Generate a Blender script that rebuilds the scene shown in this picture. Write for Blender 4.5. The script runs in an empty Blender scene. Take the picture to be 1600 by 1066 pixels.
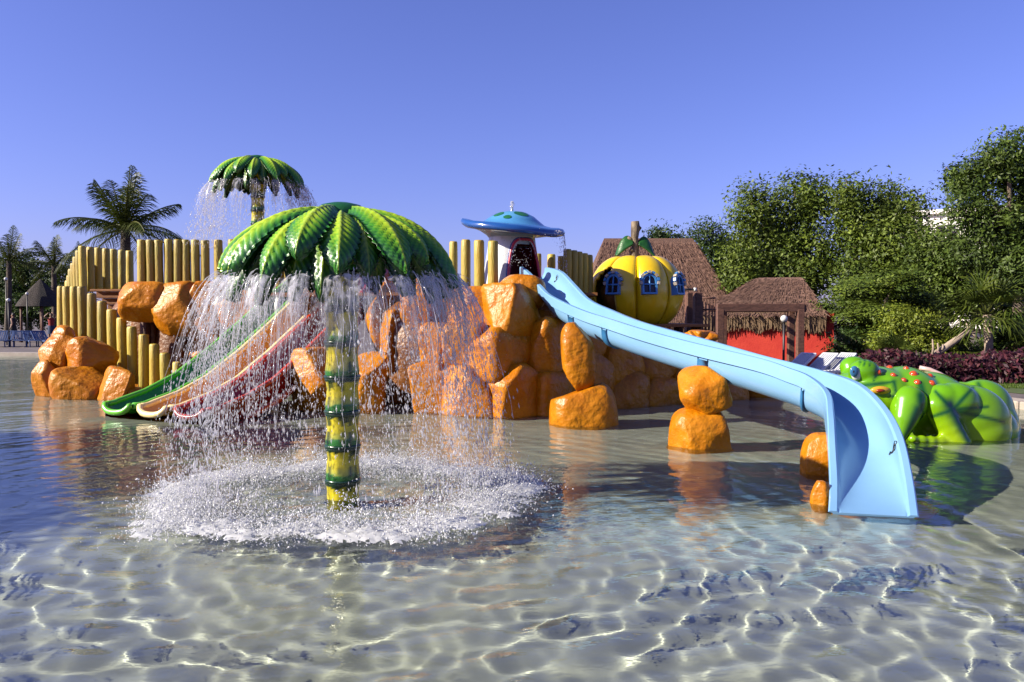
import bpy, bmesh, math, random
import numpy as np
from mathutils import Vector, Matrix, noise
from mathutils.bvhtree import BVHTree

R = math.radians
SC = bpy.context.scene
COL = SC.collection
random.seed(7)
rng = np.random.default_rng(7)

# ------------------------------------------------------------------ camera
F = 28.0 / 36.0 * 1600.0
CAMZ = 1.6
PITCH = math.atan(38.0 / F)
cam_d = bpy.data.cameras.new('camera')
cam_d.lens = 28.0
cam_d.sensor_width = 36.0
cam_d.clip_end = 3000
cam = bpy.data.objects.new('camera', cam_d)
cam.location = (0, 0, CAMZ)
cam.rotation_euler = (math.pi / 2 - PITCH, 0, 0)
COL.objects.link(cam)
SC.camera = cam

# ------------------------------------------------------------------ sky + sun
SUN_AZ = 74.0      # degrees from -Y towards -X
SUN_EL = 29.0
sx, sy = -math.sin(R(SUN_AZ)), -math.cos(R(SUN_AZ))
world = bpy.data.worlds.new('World')
SC.world = world
world.use_nodes = True
wn = world.node_tree
bg = wn.nodes['Background']
sky = wn.nodes.new('ShaderNodeTexSky')
sky.sky_type = 'NISHITA'
sky.sun_disc = False
sky.sun_elevation = R(SUN_EL)
sky.sun_rotation = math.atan2(sx, sy)
sky.air_density = 1.0
sky.dust_density = 0.9
sky.ozone_density = 6.0
tint = wn.nodes.new('ShaderNodeMixRGB')
tint.blend_type = 'MULTIPLY'
tint.inputs['Fac'].default_value = 1.0
tint.inputs['Color2'].default_value = (1.12, 0.86, 1.34, 1)
wn.links.new(sky.outputs['Color'], tint.inputs['Color1'])
wn.links.new(tint.outputs['Color'], bg.inputs['Color'])
bg.inputs['Strength'].default_value = 0.057

sun_d = bpy.data.lights.new('sun', 'SUN')
sun_d.energy = 5.0
sun_d.angle = R(0.5)
sun_d.color = (1.0, 0.91, 0.74)
sun_d.cycles.is_caustics_light = True
sun = bpy.data.objects.new('sun', sun_d)
ce = math.cos(R(SUN_EL))
sdir = Vector((sx * ce, sy * ce, math.sin(R(SUN_EL))))
sun.rotation_euler = (-sdir).to_track_quat('-Z', 'Y').to_euler()
sun.location = (-20, -10, 20)
COL.objects.link(sun)

SC.view_settings.view_transform = 'Standard'
SC.view_settings.look = 'None'
SC.view_settings.exposure = 1.32
SC.view_settings.gamma = 1.0
SC.view_settings.use_curve_mapping = False
SC.render.engine = 'CYCLES'
SC.cycles.use_denoising = True
SC.cycles.max_bounces = 10
SC.cycles.transparent_max_bounces = 24
SC.cycles.sample_clamp_indirect = 6.0
SC.cycles.caustics_refractive = True
SC.cycles.caustics_reflective = False

# ------------------------------------------------------------------ projection helpers (photo pixel -> world point)
_f = Vector((0, math.cos(PITCH), -math.sin(PITCH)))
_u = Vector((0, math.sin(PITCH), math.cos(PITCH)))
_r = Vector((1, 0, 0))
CAM = Vector((0, 0, CAMZ))
def ray(px, py):
    return _f + _r * ((px - 800) / F) + _u * (-(py - 533) / F)
def W(px, py, d):
    v = ray(px, py)
    return CAM + v * (d / v.y)
def G(px, py, z=0.0):
    v = ray(px, py)
    return CAM + v * ((z - CAMZ) / v.z)
def ppm(d):
    return F / d

# ------------------------------------------------------------------ object helpers
ORG = {}
def thing(name, label, cat, loc, group=None):
    o = bpy.data.objects.new(name, None)
    o.empty_display_size = 0.2
    COL.objects.link(o)
    o.location = loc
    o['label'] = label
    o['category'] = cat
    if group: o['group'] = group
    ORG[o.name] = Vector(loc)
    return o
def tag(o, label=None, cat=None, group=None, kind=None):
    if label: o['label'] = label
    if cat: o['category'] = cat
    if group: o['group'] = group
    if kind: o['kind'] = kind
    return o
def np_mesh(name, V, Fs, smooth=True, col=None):
    V = np.asarray(V, dtype=np.float64)
    me = bpy.data.meshes.new(name)
    if isinstance(Fs, np.ndarray):
        m, k = Fs.shape
        me.vertices.add(len(V)); me.vertices.foreach_set('co', V.astype(np.float32).ravel())
        me.loops.add(m * k); me.loops.foreach_set('vertex_index', Fs.astype(np.int32).ravel())
        me.polygons.add(m); me.polygons.foreach_set('loop_start', (np.arange(m) * k).astype(np.int32))
    else:
        me.from_pydata([tuple(v) for v in V], [], [tuple(f) for f in Fs])
    me.update(calc_edges=True)
    if smooth:
        me.polygons.foreach_set('use_smooth', np.ones(len(me.polygons), dtype=bool))
    if col is not None:
        a = me.color_attributes.new('Col', 'FLOAT_COLOR', 'POINT')
        c = np.ones((len(V), 4), dtype=np.float32); c[:, :3] = col
        a.data.foreach_set('color', c.ravel())
    return me
def link(name, me, mat, parent=None, loc=None):
    o = bpy.data.objects.new(name, me)
    COL.objects.link(o)
    if mat is not None and len(me.materials) == 0: me.materials.append(mat)
    if parent is not None:
        o.parent = parent
        ORG[o.name] = ORG[parent.name]
    else:
        ORG[o.name] = Vector(loc) if loc is not None else Vector((0, 0, 0))
    if loc is not None: o.location = loc
    return o
def add(name, V, Fs, mat, parent=None, smooth=True, col=None):
    """mesh given in world coordinates"""
    V = np.asarray([tuple(v) for v in V] if not isinstance(V, np.ndarray) else V, dtype=np.float64)
    if parent is not None:
        V = V - np.array(ORG[parent.name])
    return link(name, np_mesh(name, V, Fs, smooth, col), mat, parent)
class MB:
    def __init__(s): s.V = []; s.F = []; s.C = []
    def put(s, V, Fs, c=None):
        n = len(s.V)
        s.V += [tuple(v) for v in V]
        s.F += [tuple(int(i) + n for i in f) for f in Fs]
        if c is not None:
            if len(np.shape(c)) == 1: s.C += [tuple(c)] * len(V)
            else: s.C += [tuple(q) for q in c]
    def build(s, name, mat, parent=None, smooth=True):
        return add(name, s.V, s.F, mat, parent, smooth, np.array(s.C) if s.C else None)
def gridF(nu, nv, cu=False, cv=False):
    i = np.arange(nu if cu else nu - 1); j = np.arange(nv if cv else nv - 1)
    I, J = np.meshgrid(i, j, indexing='ij')
    I2 = (I + 1) % nu; J2 = (J + 1) % nv
    return np.stack([I * nv + J, I2 * nv + J, I2 * nv + J2, I * nv + J2], -1).reshape(-1, 4)
def box(c, s, rz=0.0, bev=0.0):
    c = Vector(c); hx, hy, hz = s[0] / 2, s[1] / 2, s[2] / 2
    M = Matrix.Rotation(rz, 3, 'Z')
    V = [c + M @ Vector((x * hx, y * hy, z * hz)) for x in (-1, 1) for y in (-1, 1) for z in (-1, 1)]
    Fs = [(0, 1, 3, 2), (4, 6, 7, 5), (0, 4, 5, 1), (2, 3, 7, 6), (0, 2, 6, 4), (1, 5, 7, 3)]
    return V, Fs
def bevel_box(name, c, s, rz, mat, parent, bev=0.012):
    V, Fs = box((0, 0, 0), s, 0)
    bm = bmesh.new()
    vs = [bm.verts.new(v) for v in V]
    for f in Fs: bm.faces.new([vs[i] for i in f])
    bmesh.ops.recalc_face_normals(bm, faces=bm.faces)
    bmesh.ops.bevel(bm, geom=list(bm.edges), offset=min(bev, min(s) * 0.4), segments=1, affect='EDGES')
    me = bpy.data.meshes.new(name); bm.to_mesh(me); bm.free()
    o = link(name, me, mat, parent)
    o.location = Vector(c) - (ORG[parent.name] if parent else Vector((0, 0, 0)))
    o.rotation_euler = (0, 0, rz)
    return o
def tube(pts, rad, sides=8, cap=True):
    pts = [Vector(p) for p in pts]
    n = len(pts)
    if not hasattr(rad, '__len__'): rad = [rad] * n
    V = []; Fs = []
    t0 = (pts[1] - pts[0]).normalized()
    a = Vector((0, 0, 1)) if abs(t0.z) < 0.9 else Vector((1, 0, 0))
    nrm = t0.cross(a).normalized()
    for i in range(n):
        t = (pts[min(i + 1, n - 1)] - pts[max(i - 1, 0)]).normalized()
        nrm = (nrm - t * nrm.dot(t)).normalized()
        b = t.cross(nrm)
        for k in range(sides):
            q = 2 * math.pi * k / sides
            V.append(pts[i] + (nrm * math.cos(q) + b * math.sin(q)) * rad[i])
    for i in range(n - 1):
        for k in range(sides):
            k2 = (k + 1) % sides
            Fs.append((i * sides + k, i * sides + k2, (i + 1) * sides + k2, (i + 1) * sides + k))
    if cap:
        Fs.append(tuple(range(sides))[::-1])
        Fs.append(tuple(range((n - 1) * sides, n * sides)))
    return V, Fs
def lathe(prof, n=32, c=(0, 0, 0)):
    V = []
    for (r, z) in prof:
        for k in range(n):
            q = 2 * math.pi * k / n
            V.append((c[0] + r * math.cos(q), c[1] + r * math.sin(q), c[2] + z))
    return V, [tuple(f) for f in gridF(len(prof), n, False, True)]
def sm(a, b, x):
    t = np.clip((x - a) / (b - a), 0, 1)
    return t * t * (3 - 2 * t)
_ico = {}
def ico(sub):
    if sub not in _ico:
        bm = bmesh.new(); bmesh.ops.create_icosphere(bm, subdivisions=sub, radius=1.0)
        bm.verts.ensure_lookup_table()
        _ico[sub] = (np.array([v.co[:] for v in bm.verts]), np.array([[v.index for v in f.verts] for f in bm.faces]))
        bm.free()
    return _ico[sub]
def crom(P, n):
    """catmull-rom resample of rows of P"""
    P = np.asarray(P, float); m = len(P)
    t = np.linspace(0, m - 1 - 1e-6, n); i = t.astype(int); f = (t - i)[:, None]
    g = lambda k: P[np.clip(k, 0, m - 1)]
    p0, p1, p2, p3 = g(i - 1), g(i), g(i + 1), g(i + 2)
    return 0.5 * (2 * p1 + (p2 - p0) * f + (2 * p0 - 5 * p1 + 4 * p2 - p3) * f ** 2 + (3 * p1 - p0 - 3 * p2 + p3) * f ** 3)

# ------------------------------------------------------------------ materials
MATS = {}
AL = 0.56     # overall paint reflectance
def pm(name, c1, c2=None, scale=4.0, rough=0.5, bump=0.0, bscale=30.0, coat=0.0, rnd=0.0, attr=False,
       stretch=(1, 1, 1), spec=0.5, lo=0.35, hi=0.65, trans=0.0, bdist=0.02, rough2=None):
    m = bpy.data.materials.new(name); m.use_nodes = True
    nt = m.node_tree; N = nt.nodes; L = nt.links
    b = N['Principled BSDF']
    c1 = tuple(AL * q for q in c1); c2 = tuple(AL * q for q in c2) if c2 is not None else None
    b.inputs['Roughness'].default_value = rough
    b.inputs['Specular IOR Level'].default_value = spec
    if coat:
        b.inputs['Coat Weight'].default_value = coat; b.inputs['Coat Roughness'].default_value = 0.12
    tc = N.new('ShaderNodeTexCoord'); mp = N.new('ShaderNodeMapping')
    mp.inputs['Scale'].default_value = stretch
    oi = N.new('ShaderNodeObjectInfo')
    vm = N.new('ShaderNodeVectorMath'); vm.operation = 'MULTIPLY_ADD'
    vm.inputs[1].default_value = (17, 23, 31)
    L.new(oi.outputs['Random'], vm.inputs[0]); L.new(tc.outputs['Object'], vm.inputs[2])
    L.new(vm.outputs[0], mp.inputs['Vector'])
    src = None
    if attr:
        at = N.new('ShaderNodeAttribute'); at.attribute_name = 'Col'; src = at.outputs['Color']
    if c2 is not None:
        nz = N.new('ShaderNodeTexNoise'); nz.inputs['Scale'].default_value = scale
        nz.inputs['Detail'].default_value = 6; nz.inputs['Roughness'].default_value = 0.62
        L.new(mp.outputs[0], nz.inputs['Vector'])
        rp = N.new('ShaderNodeValToRGB')
        rp.color_ramp.elements[0].position = lo; rp.color_ramp.elements[1].position = hi
        rp.color_ramp.elements[0].color = (*c1, 1); rp.color_ramp.elements[1].color = (*c2, 1)
        L.new(nz.outputs['Fac'], rp.inputs[0])
        if src is not None:
            mx = N.new('ShaderNodeMixRGB'); mx.blend_type = 'MULTIPLY'; mx.inputs[0].default_value = 1
            L.new(src, mx.inputs[1]); L.new(rp.outputs[0], mx.inputs[2]); src = mx.outputs[0]
        else: src = rp.outputs[0]
        if rough2 is not None:
            mr = N.new('ShaderNodeMapRange'); mr.inputs['To Min'].default_value = rough; mr.inputs['To Max'].default_value = rough2
            mr.inputs['From Min'].default_value = 0.3; mr.inputs['From Max'].default_value = 0.7
            L.new(nz.outputs['Fac'], mr.inputs['Value']); L.new(mr.outputs[0], b.inputs['Roughness'])
    if rnd:
        hs = N.new('ShaderNodeHueSaturation')
        mr = N.new('ShaderNodeMapRange'); mr.inputs['To Min'].default_value = 1 - rnd; mr.inputs['To Max'].default_value = 1 + rnd
        L.new(oi.outputs['Random'], mr.inputs['Value']); L.new(mr.outputs[0], hs.inputs['Value'])
        if src is not None: L.new(src, hs.inputs['Color'])
        else: hs.inputs['Color'].default_value = (*c1, 1)
        src = hs.outputs['Color']
    if src is not None: L.new(src, b.inputs['Base Color'])
    else: b.inputs['Base Color'].default_value = (*c1, 1)
    if bump:
        n2 = N.new('ShaderNodeTexNoise'); n2.inputs['Scale'].default_value = bscale; n2.inputs['Detail'].default_value = 5
        L.new(mp.outputs[0], n2.inputs['Vector'])
        bp = N.new('ShaderNodeBump'); bp.inputs['Strength'].default_value = bump; bp.inputs['Distance'].default_value = bdist
        L.new(n2.outputs['Fac'], bp.inputs['Height']); L.new(bp.outputs[0], b.inputs['Normal'])
    if trans:   # leaf translucency
        tr = N.new('ShaderNodeBsdfTranslucent')
        if src is not None: L.new(src, tr.inputs['Color'])
        else: tr.inputs['Color'].default_value = (*c1, 1)
        ms = N.new('ShaderNodeMixShader'); ms.inputs[0].default_value = trans
        L.new(b.outputs[0], ms.inputs[1]); L.new(tr.outputs[0], ms.inputs[2])
        L.new(ms.outputs[0], N['Material Output'].inputs['Surface'])
    MATS[name] = m
    return m

M_rock = pm('painted_rock', (0.54, 0.165, 0.001), (0.72, 0.265, 0.002), 2.5, 0.28, 0.75, 8, rnd=0.08, bdist=0.05, rough2=0.5, spec=0.3)
M_rockd = pm('rock_brown_with_shade', (0.16, 0.045, 0.003), (0.26, 0.085, 0.005), 3.0, 0.45, 0.7, 13, rnd=0.10, bdist=0.03)  # darker rock: brown paint plus shade of hollows and joints in the colour
M_post = pm('painted_post', (0.60, 0.38, 0.025), (0.50, 0.43, 0.06), 3.0, 0.5, 0.5, 16, rnd=0.24, stretch=(3, 3, 0.5))
M_plank = pm('stained_plank', (0.26, 0.085, 0.012), (0.40, 0.16, 0.03), 4.0, 0.6, 0.3, 20, rnd=0.15, stretch=(0.4, 3, 3))
M_leaf = pm('fountain_leaf_paint', (1.15, 1.15, 1.15), (1.4, 1.4, 1.4), 9, 0.36, 0.15, 40, coat=0.08, attr=True, spec=0.4)
M_trunk = pm('fountain_trunk_paint', (1.1, 1.1, 1.1), (1.35, 1.35, 1.35), 12, 0.25, 0.15, 30, coat=0.35, attr=True)
M_green = pm('slide_green', (0.025, 0.27, 0.018), (0.04, 0.32, 0.025), 3, 0.22, coat=0.3)
M_greenl = pm('slide_green_rim', (0.16, 0.62, 0.025), (0.2, 0.68, 0.035), 3, 0.25, coat=0.3)
M_tan = pm('slide_tan', (0.92, 0.47, 0.06), (1.0, 0.54, 0.08), 3, 0.22, coat=0.3)
M_cream = pm('slide_cream', (1.3, 0.98, 0.40), (1.35, 1.05, 0.5), 3, 0.25, coat=0.3)
M_maroon = pm('slide_maroon', (0.30, 0.008, 0.010), (0.36, 0.012, 0.012), 3, 0.2, coat=0.3)
M_red = pm('slide_red_rim', (0.66, 0.05, 0.012), (0.74, 0.07, 0.018), 3, 0.25, coat=0.3)
M_blue = pm('slide_blue', (0.24, 0.49, 0.80), (0.265, 0.53, 0.84), 1.5, 0.28, 0.05, 6, coat=0.25)
M_blued = pm('slide_joint_blue', (0.04, 0.20, 0.46), (0.05, 0.24, 0.52), 3, 0.35)
M_black = pm('black_print', (0.01, 0.012, 0.02), rough=0.5)
M_yellow = pm('pumpkin_paint', (0.95, 0.62, 0.008), (1.05, 0.74, 0.012), 2.5, 0.28, 0.15, 8, coat=0.25)
M_pdark = pm('pumpkin_inside', (0.20, 0.09, 0.01), (0.28, 0.12, 0.015), 3, 0.6)
M_wblue = pm('window_blue', (0.06, 0.27, 0.68), (0.09, 0.34, 0.76), 6, 0.4, 0.2, 20)
M_pane = pm('window_dark', (0.012, 0.006, 0.02), (0.05, 0.015, 0.03), 8, 0.12)
M_brick = pm('arch_stone', (0.42, 0.36, 0.30), (0.60, 0.52, 0.45), 5, 0.6, 0.4, 20, rnd=0.3)
M_bark = pm('driftwood', (0.07, 0.045, 0.025), (0.30, 0.22, 0.13), 9, 0.7, 1.0, 14, stretch=(1, 1, 0.4), bdist=0.03)
M_leafd = pm('stem_leaf', (0.012, 0.09, 0.012), (0.03, 0.16, 0.02), 8, 0.35, 0.3, 15)
M_white = pm('mushroom_white', (0.72, 0.76, 0.82), (0.80, 0.82, 0.86), 3, 0.35, coat=0.2)
M_cap = pm('mushroom_cap_paint', (0.9, 0.9, 0.9), (1, 1, 1), 5, 0.22, coat=0.4, attr=True)
M_spot = pm('mushroom_spot', (0.015, 0.14, 0.05), (0.03, 0.22, 0.06), 5, 0.3)
M_inner = pm('mushroom_inner', (0.20, 0.004, 0.02), (0.26, 0.008, 0.03), 3, 0.45)
M_pink = pm('mushroom_pink', (0.72, 0.03, 0.10), rough=0.35)
M_navy = pm('mushroom_navy', (0.035, 0.09, 0.36), (0.05, 0.12, 0.42), 3, 0.35)
M_frog = pm('frog_paint', (0.92, 0.92, 0.92), (1, 1, 1), 4, 0.22, 0.06, 12, coat=0.15, attr=True, spec=0.35)
M_wart = pm('frog_wart', (0.60, 0.06, 0.006), (0.72, 0.10, 0.01), 6, 0.2, coat=0.5)
M_pinkw = pm('frog_slide_rim', (0.74, 0.50, 0.46), rough=0.3)
M_eyew = pm('frog_eye_white', (0.82, 0.84, 0.86), rough=0.2)
M_eyeb = pm('frog_eye_blue', (0.05, 0.20, 0.42), rough=0.15)
M_thatch = pm('thatch', (0.13, 0.062, 0.042), (0.30, 0.165, 0.115), 7, 0.9, 1.0, 26, stretch=(3, 3, 0.5), bdist=0.06)
M_thatchd = pm('thatch_dark', (0.02, 0.014, 0.012), (0.05, 0.032, 0.025), 7, 0.9, 1.0, 26, stretch=(3, 3, 0.5), bdist=0.06)
M_fringe = pm('thatch_fringe', (0.16, 0.09, 0.05), (0.34, 0.23, 0.13), 9, 0.9, 0.3, 30, stretch=(4, 4, 0.5))
M_redw = pm('red_wall', (0.60, 0.022, 0.012), (0.72, 0.05, 0.022), 2.5, 0.8, 0.3, 25)
M_wood = pm('pergola_wood', (0.10, 0.038, 0.022), (0.21, 0.09, 0.055), 5, 0.7, 0.5, 20, stretch=(1, 4, 4), rnd=0.12)
M_globe = pm('globe_white', (0.85, 0.85, 0.83), rough=0.25)
M_metal = pm('dark_metal', (0.03, 0.025, 0.025), rough=0.5)
M_plast = pm('white_plastic', (0.72, 0.74, 0.80), (0.78, 0.8, 0.85), 4, 0.4)
M_loungeb = pm('blue_fabric', (0.03, 0.07, 0.22), (0.05, 0.11, 0.30), 5, 0.8)
M_deck = pm('paving', (0.13, 0.105, 0.10), (0.22, 0.18, 0.165), 0.9, 0.75, 0.3, 30)
M_kerb = pm('kerb_stone', (0.46, 0.38, 0.31), (0.60, 0.52, 0.43), 2.0, 0.7, 0.4, 25, rnd=0.08)
M_floor = pm('pool_floor', (0.49, 0.485, 0.405), (0.59, 0.585, 0.495), 0.8, 0.8)
M_lawn = pm('lawn_soil', (0.05, 0.09, 0.012), (0.09, 0.14, 0.02), 6, 0.95, 0.5, 40)
M_soil = pm('ground_soil', (0.10, 0.075, 0.045), (0.15, 0.12, 0.075), 1.0, 0.95, 0.5, 10)
M_fol = pm('foliage', (0.85, 0.85, 0.85), (1.5, 1.5, 1.4), 0.7, 0.55, attr=True, trans=0.28, spec=0.35)
M_palm = pm('palm_foliage', (0.8, 0.8, 0.8), (1.1, 1.1, 1.1), 0.7, 0.5, attr=True, trans=0.22, spec=0.2)
M_tbark = pm('tree_bark', (0.10, 0.07, 0.05), (0.22, 0.165, 0.12), 6, 0.9, 0.8, 14, stretch=(1, 1, 0.3), bdist=0.03)
M_pbark = pm('palm_bark', (0.06, 0.045, 0.035), (0.15, 0.11, 0.085), 6, 0.9, 0.8, 14, stretch=(1, 1, 4), bdist=0.03)
M_pale = pm('pale_bark', (0.34, 0.25, 0.19), (0.50, 0.40, 0.31), 6, 0.85, 0.5, 14)
M_bldg = pm('white_plaster', (1.15, 1.1, 1.02), (1.28, 1.22, 1.14), 0.6, 0.8)
M_skin = pm('skin', (0.45, 0.24, 0.15), rough=0.5)
M_hair = pm('hair', (0.03, 0.018, 0.012), rough=0.5)
M_dress = pm('dark_cloth', (0.012, 0.013, 0.018), rough=0.85)
M_redc = pm('red_cloth', (0.38, 0.02, 0.02), rough=0.85)
M_bluec = pm('blue_cloth', (0.03, 0.05, 0.13), rough=0.85)

def water_material():
    m = bpy.data.materials.new('pool_water'); m.use_nodes = True
    nt = m.node_tree; N = nt.nodes; L = nt.links
    N.remove(N['Principled BSDF'])
    g = N.new('ShaderNodeBsdfGlass'); g.inputs['IOR'].default_value = 1.333
    g.inputs['Roughness'].default_value = 0.0; g.inputs['Color'].default_value = (0.93, 0.985, 0.97, 1)
    tc = N.new('ShaderNodeTexCoord'); mp = N.new('ShaderNodeMapping'); mp.inputs['Scale'].default_value = (1.0, 1.5, 1)
    nz = N.new('ShaderNodeTexNoise'); nz.inputs['Scale'].default_value = 5.0; nz.inputs['Detail'].default_value = 3; nz.inputs['Roughness'].default_value = 0.55
    bp = N.new('ShaderNodeBump'); bp.inputs['Strength'].default_value = 1.0; bp.inputs['Distance'].default_value = 0.0065
    L.new(tc.outputs['Object'], mp.inputs[0]); L.new(mp.outputs[0], nz.inputs['Vector'])
    L.new(nz.outputs['Fac'], bp.inputs['Height']); L.new(bp.outputs[0], g.inputs['Normal'])
    L.new(g.outputs[0], N['Material Output'].inputs['Surface'])
    return m
M_water = water_material()
def drop_material(name, alpha, col):
    m = bpy.data.materials.new(name); m.use_nodes = True
    nt = m.node_tree; N = nt.nodes; L = nt.links
    b = N['Principled BSDF']; b.inputs['Base Color'].default_value = (*col, 1)
    b.inputs['Roughness'].default_value = 0.12; b.inputs['Specular IOR Level'].default_value = 0.8
    tl = N.new('ShaderNodeBsdfTranslucent'); tl.inputs['Color'].default_value = (*col, 1)
    m1 = N.new('ShaderNodeMixShader'); m1.inputs[0].default_value = 0.35
    L.new(b.outputs[0], m1.inputs[1]); L.new(tl.outputs[0], m1.inputs[2])
    tr = N.new('ShaderNodeBsdfTransparent')
    m2 = N.new('ShaderNodeMixShader')
    L.new(tr.outputs[0], m2.inputs[1]); L.new(m1.outputs[0], m2.inputs[2])
    if alpha is None:      # streaky sheet
        tc = N.new('ShaderNodeTexCoord'); mp = N.new('ShaderNodeMapping'); mp.inputs['Scale'].default_value = (26, 26, 2.2)
        nz = N.new('ShaderNodeTexNoise'); nz.inputs['Scale'].default_value = 1.0; nz.inputs['Detail'].default_value = 4
        L.new(tc.outputs['Object'], mp.inputs[0]); L.new(mp.outputs[0], nz.inputs['Vector'])
        at = N.new('ShaderNodeAttribute'); at.attribute_name = 'Col'
        mr = N.new('ShaderNodeMapRange'); mr.inputs['From Min'].default_value = 0.38; mr.inputs['From Max'].default_value = 0.68
        mr.inputs['To Min'].default_value = 0.05; mr.inputs['To Max'].default_value = 0.80
        L.new(nz.outputs['Fac'], mr.inputs['Value'])
        mu = N.new('ShaderNodeMath'); mu.operation = 'MULTIPLY'
        L.new(mr.outputs[0], mu.inputs[0]); L.new(at.outputs['Fac'], mu.inputs[1])
        L.new(mu.outputs[0], m2.inputs[0])
    else: m2.inputs[0].default_value = alpha
    L.new(m2.outputs[0], N['Material Output'].inputs['Surface'])
    return m
M_drop = drop_material('water_drops', 0.46, (0.62, 0.62, 0.68))
M_sheet = drop_material('water_sheet', None, (0.60, 0.60, 0.66))
M_foam = drop_material('foam', 0.84, (0.68, 0.69, 0.72))

# ================================================================== SETTING
PALM = G(536, 777)                      # foot of the big palm fountain
PALM.z = 0
# --- water surface: real waves, finer towards the camera
def build_water():
    nr, nc = 700, 600
    yy = 1.7 * np.exp(np.linspace(0, math.log(62 / 1.7), nr))
    ss = np.linspace(-1.15, 1.15, nc)
    Y, S = np.meshgrid(yy, ss, indexing='ij')
    X = Y * S
    cell = Y * (math.log(62 / 1.7) / nr)
    Z = np.zeros_like(X)
    r = np.random.default_rng(3)
    px, py = PALM.x, PALM.y
    rad = np.hypot(X - px, Y - py)
    # short waves: rings running out from the splash, stronger on the left and in front
    for k in range(30):
        a = r.uniform(0, 2 * math.pi); q = r.uniform(0.9, 1.7)
        cx, cy = px + q * math.cos(a), py + q * math.sin(a)
        d = np.hypot(X - cx, Y - cy)
        lam = math.exp(r.uniform(math.log(0.18), math.log(0.42)))
        A = 0.018 * lam / 6.283 / np.sqrt(0.5 + d * 0.30) * sm(2.5, 5.0, lam / cell)
        Z += A * np.cos(2 * math.pi * d / lam + r.uniform(0, 6.28) + 0.7 * np.sin(1.1 * X + k) + 0.5 * np.sin(1.7 * Y - k))
    # crossing ripples from all sides, stronger on the right
    wr = 0.55 + 0.15 * sm(-2.0, 2.0, X)
    for k in range(36):
        a = r.uniform(0, 2 * math.pi); lam = math.exp(r.uniform(math.log(0.14), math.log(0.38)))
        A = 0.0100 * lam / 6.283 * wr * sm(2.5, 5.0, lam / cell)
        kx, ky = 2 * math.pi / lam * math.cos(a), 2 * math.pi / lam * math.sin(a)
        Z += A * np.cos(kx * X + ky * Y + r.uniform(0, 6.28) + 0.9 * np.sin(0.8 * X - 0.7 * Y + k))
    Z *= 1 - 0.45 * sm(4.8, 7.0, Y)
    # longer, lower swell that carries the far reflections
    for k in range(18):
        a = r.uniform(0, 2 * math.pi); lam = r.uniform(0.6, 1.8)
        A = 0.0060 * lam / 6.283 * sm(2.5, 5.0, lam / cell)
        kx, ky = 2 * math.pi / lam * math.cos(a), 2 * math.pi / lam * math.sin(a)
        Z += A * np.cos(kx * X + ky * Y + r.uniform(0, 6.28) + 0.9 * np.sin(0.4 * X - 0.3 * Y + k))
    # the spill of the blue slide keeps the middle of the pool choppy
    ch = np.exp(-((X - 1.6) ** 2 / 5.0 + (Y - 7.0) ** 2 / 5.0))
    for k in range(18):
        a = r.uniform(0, 2 * math.pi); lam = r.uniform(0.15, 0.36)
        kx, ky = 2 * math.pi / lam * math.cos(a), 2 * math.pi / lam * math.sin(a)
        Z += 0.005 * lam / 6.283 * ch * sm(2.5, 5.0, lam / cell) * np.cos(kx * X + ky * Y + r.uniform(0, 6.28))
    Z *= 0.42 + 0.58 * np.maximum(sm(2.0, 3.3, rad), sm(1.75, 1.5, rad))
    # churned water under the curtain
    ring = np.exp(-((rad - 1.5) / 0.35) ** 2)
    for k in range(14):
        a = r.uniform(0, 2 * math.pi); lam = r.uniform(0.12, 0.4)
        kx, ky = 2 * math.pi / lam * math.cos(a), 2 * math.pi / lam * math.sin(a)
        Z += 0.0010 * ring * (lam / 0.25) * np.cos(kx * X + ky * Y + r.uniform(0, 6.28))
    V = np.stack([X, Y, Z], -1).reshape(-1, 3)
    o = add('water', V, gridF(nr, nc), M_water)
    # wind the faces upward
    if o.data.polygons[0].normal.z < 0: o.data.flip_normals()
    tag(o, kind='structure')
    o.cycles.is_caustics_caster = True
    return o
water = build_water()

def build_floor():
    ys = np.concatenate([np.linspace(-8, 14, 60), np.linspace(16, 70, 12)])
    xs = np.linspace(-90, 90, 40)
    V = []
    for y in ys:
        for x in xs:
            z = -0.52 + 0.20 * float(sm(4.8, 7.2, y))
            V.append((x, y, z))
    o = add('pool_floor', V, gridF(len(ys), len(xs)), M_floor)
    if o.data.polygons[0].normal.z < 0: o.data.flip_normals()
    tag(o, kind='structure'); o.cycles.is_caustics_receiver = True
build_floor()

# --- paved surround: outline of the pool, then the land beyond it
EDGE = [(-120, 33), (-30, 33), (-15, 32), (-9, 27), (-3, 23.5), (3, 20.6), (6.2, 18.4), (7.9, 16.2), (8.7, 14.0), (9.2, 12), (10.2, 9.5), (12, 6), (14, 2), (15, -8)]
def land(name, inner, outer, z, mat, thick=0.6):
    n = len(inner)
    V = [(x, y, z) for x, y in inner] + [(x, y, z) for x, y in outer] + [(x, y, z - thick) for x, y in inner]
    Fs = [(i, i + 1, n + i + 1, n + i) for i in range(n - 1)] + [(i + 1, i, 2 * n + i, 2 * n + i + 1) for i in range(n - 1)]
    o = add(name, V, Fs, mat, None, False)
    bm = bmesh.new(); bm.from_mesh(o.data); bmesh.ops.recalc_face_normals(bm, faces=bm.faces)
    up = sum(f.normal.z for f in bm.faces)
    if up < 0: bmesh.ops.reverse_faces(bm, faces=bm.faces)
    bm.to_mesh(o.data); bm.free()
    return tag(o, kind='structure')
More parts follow.
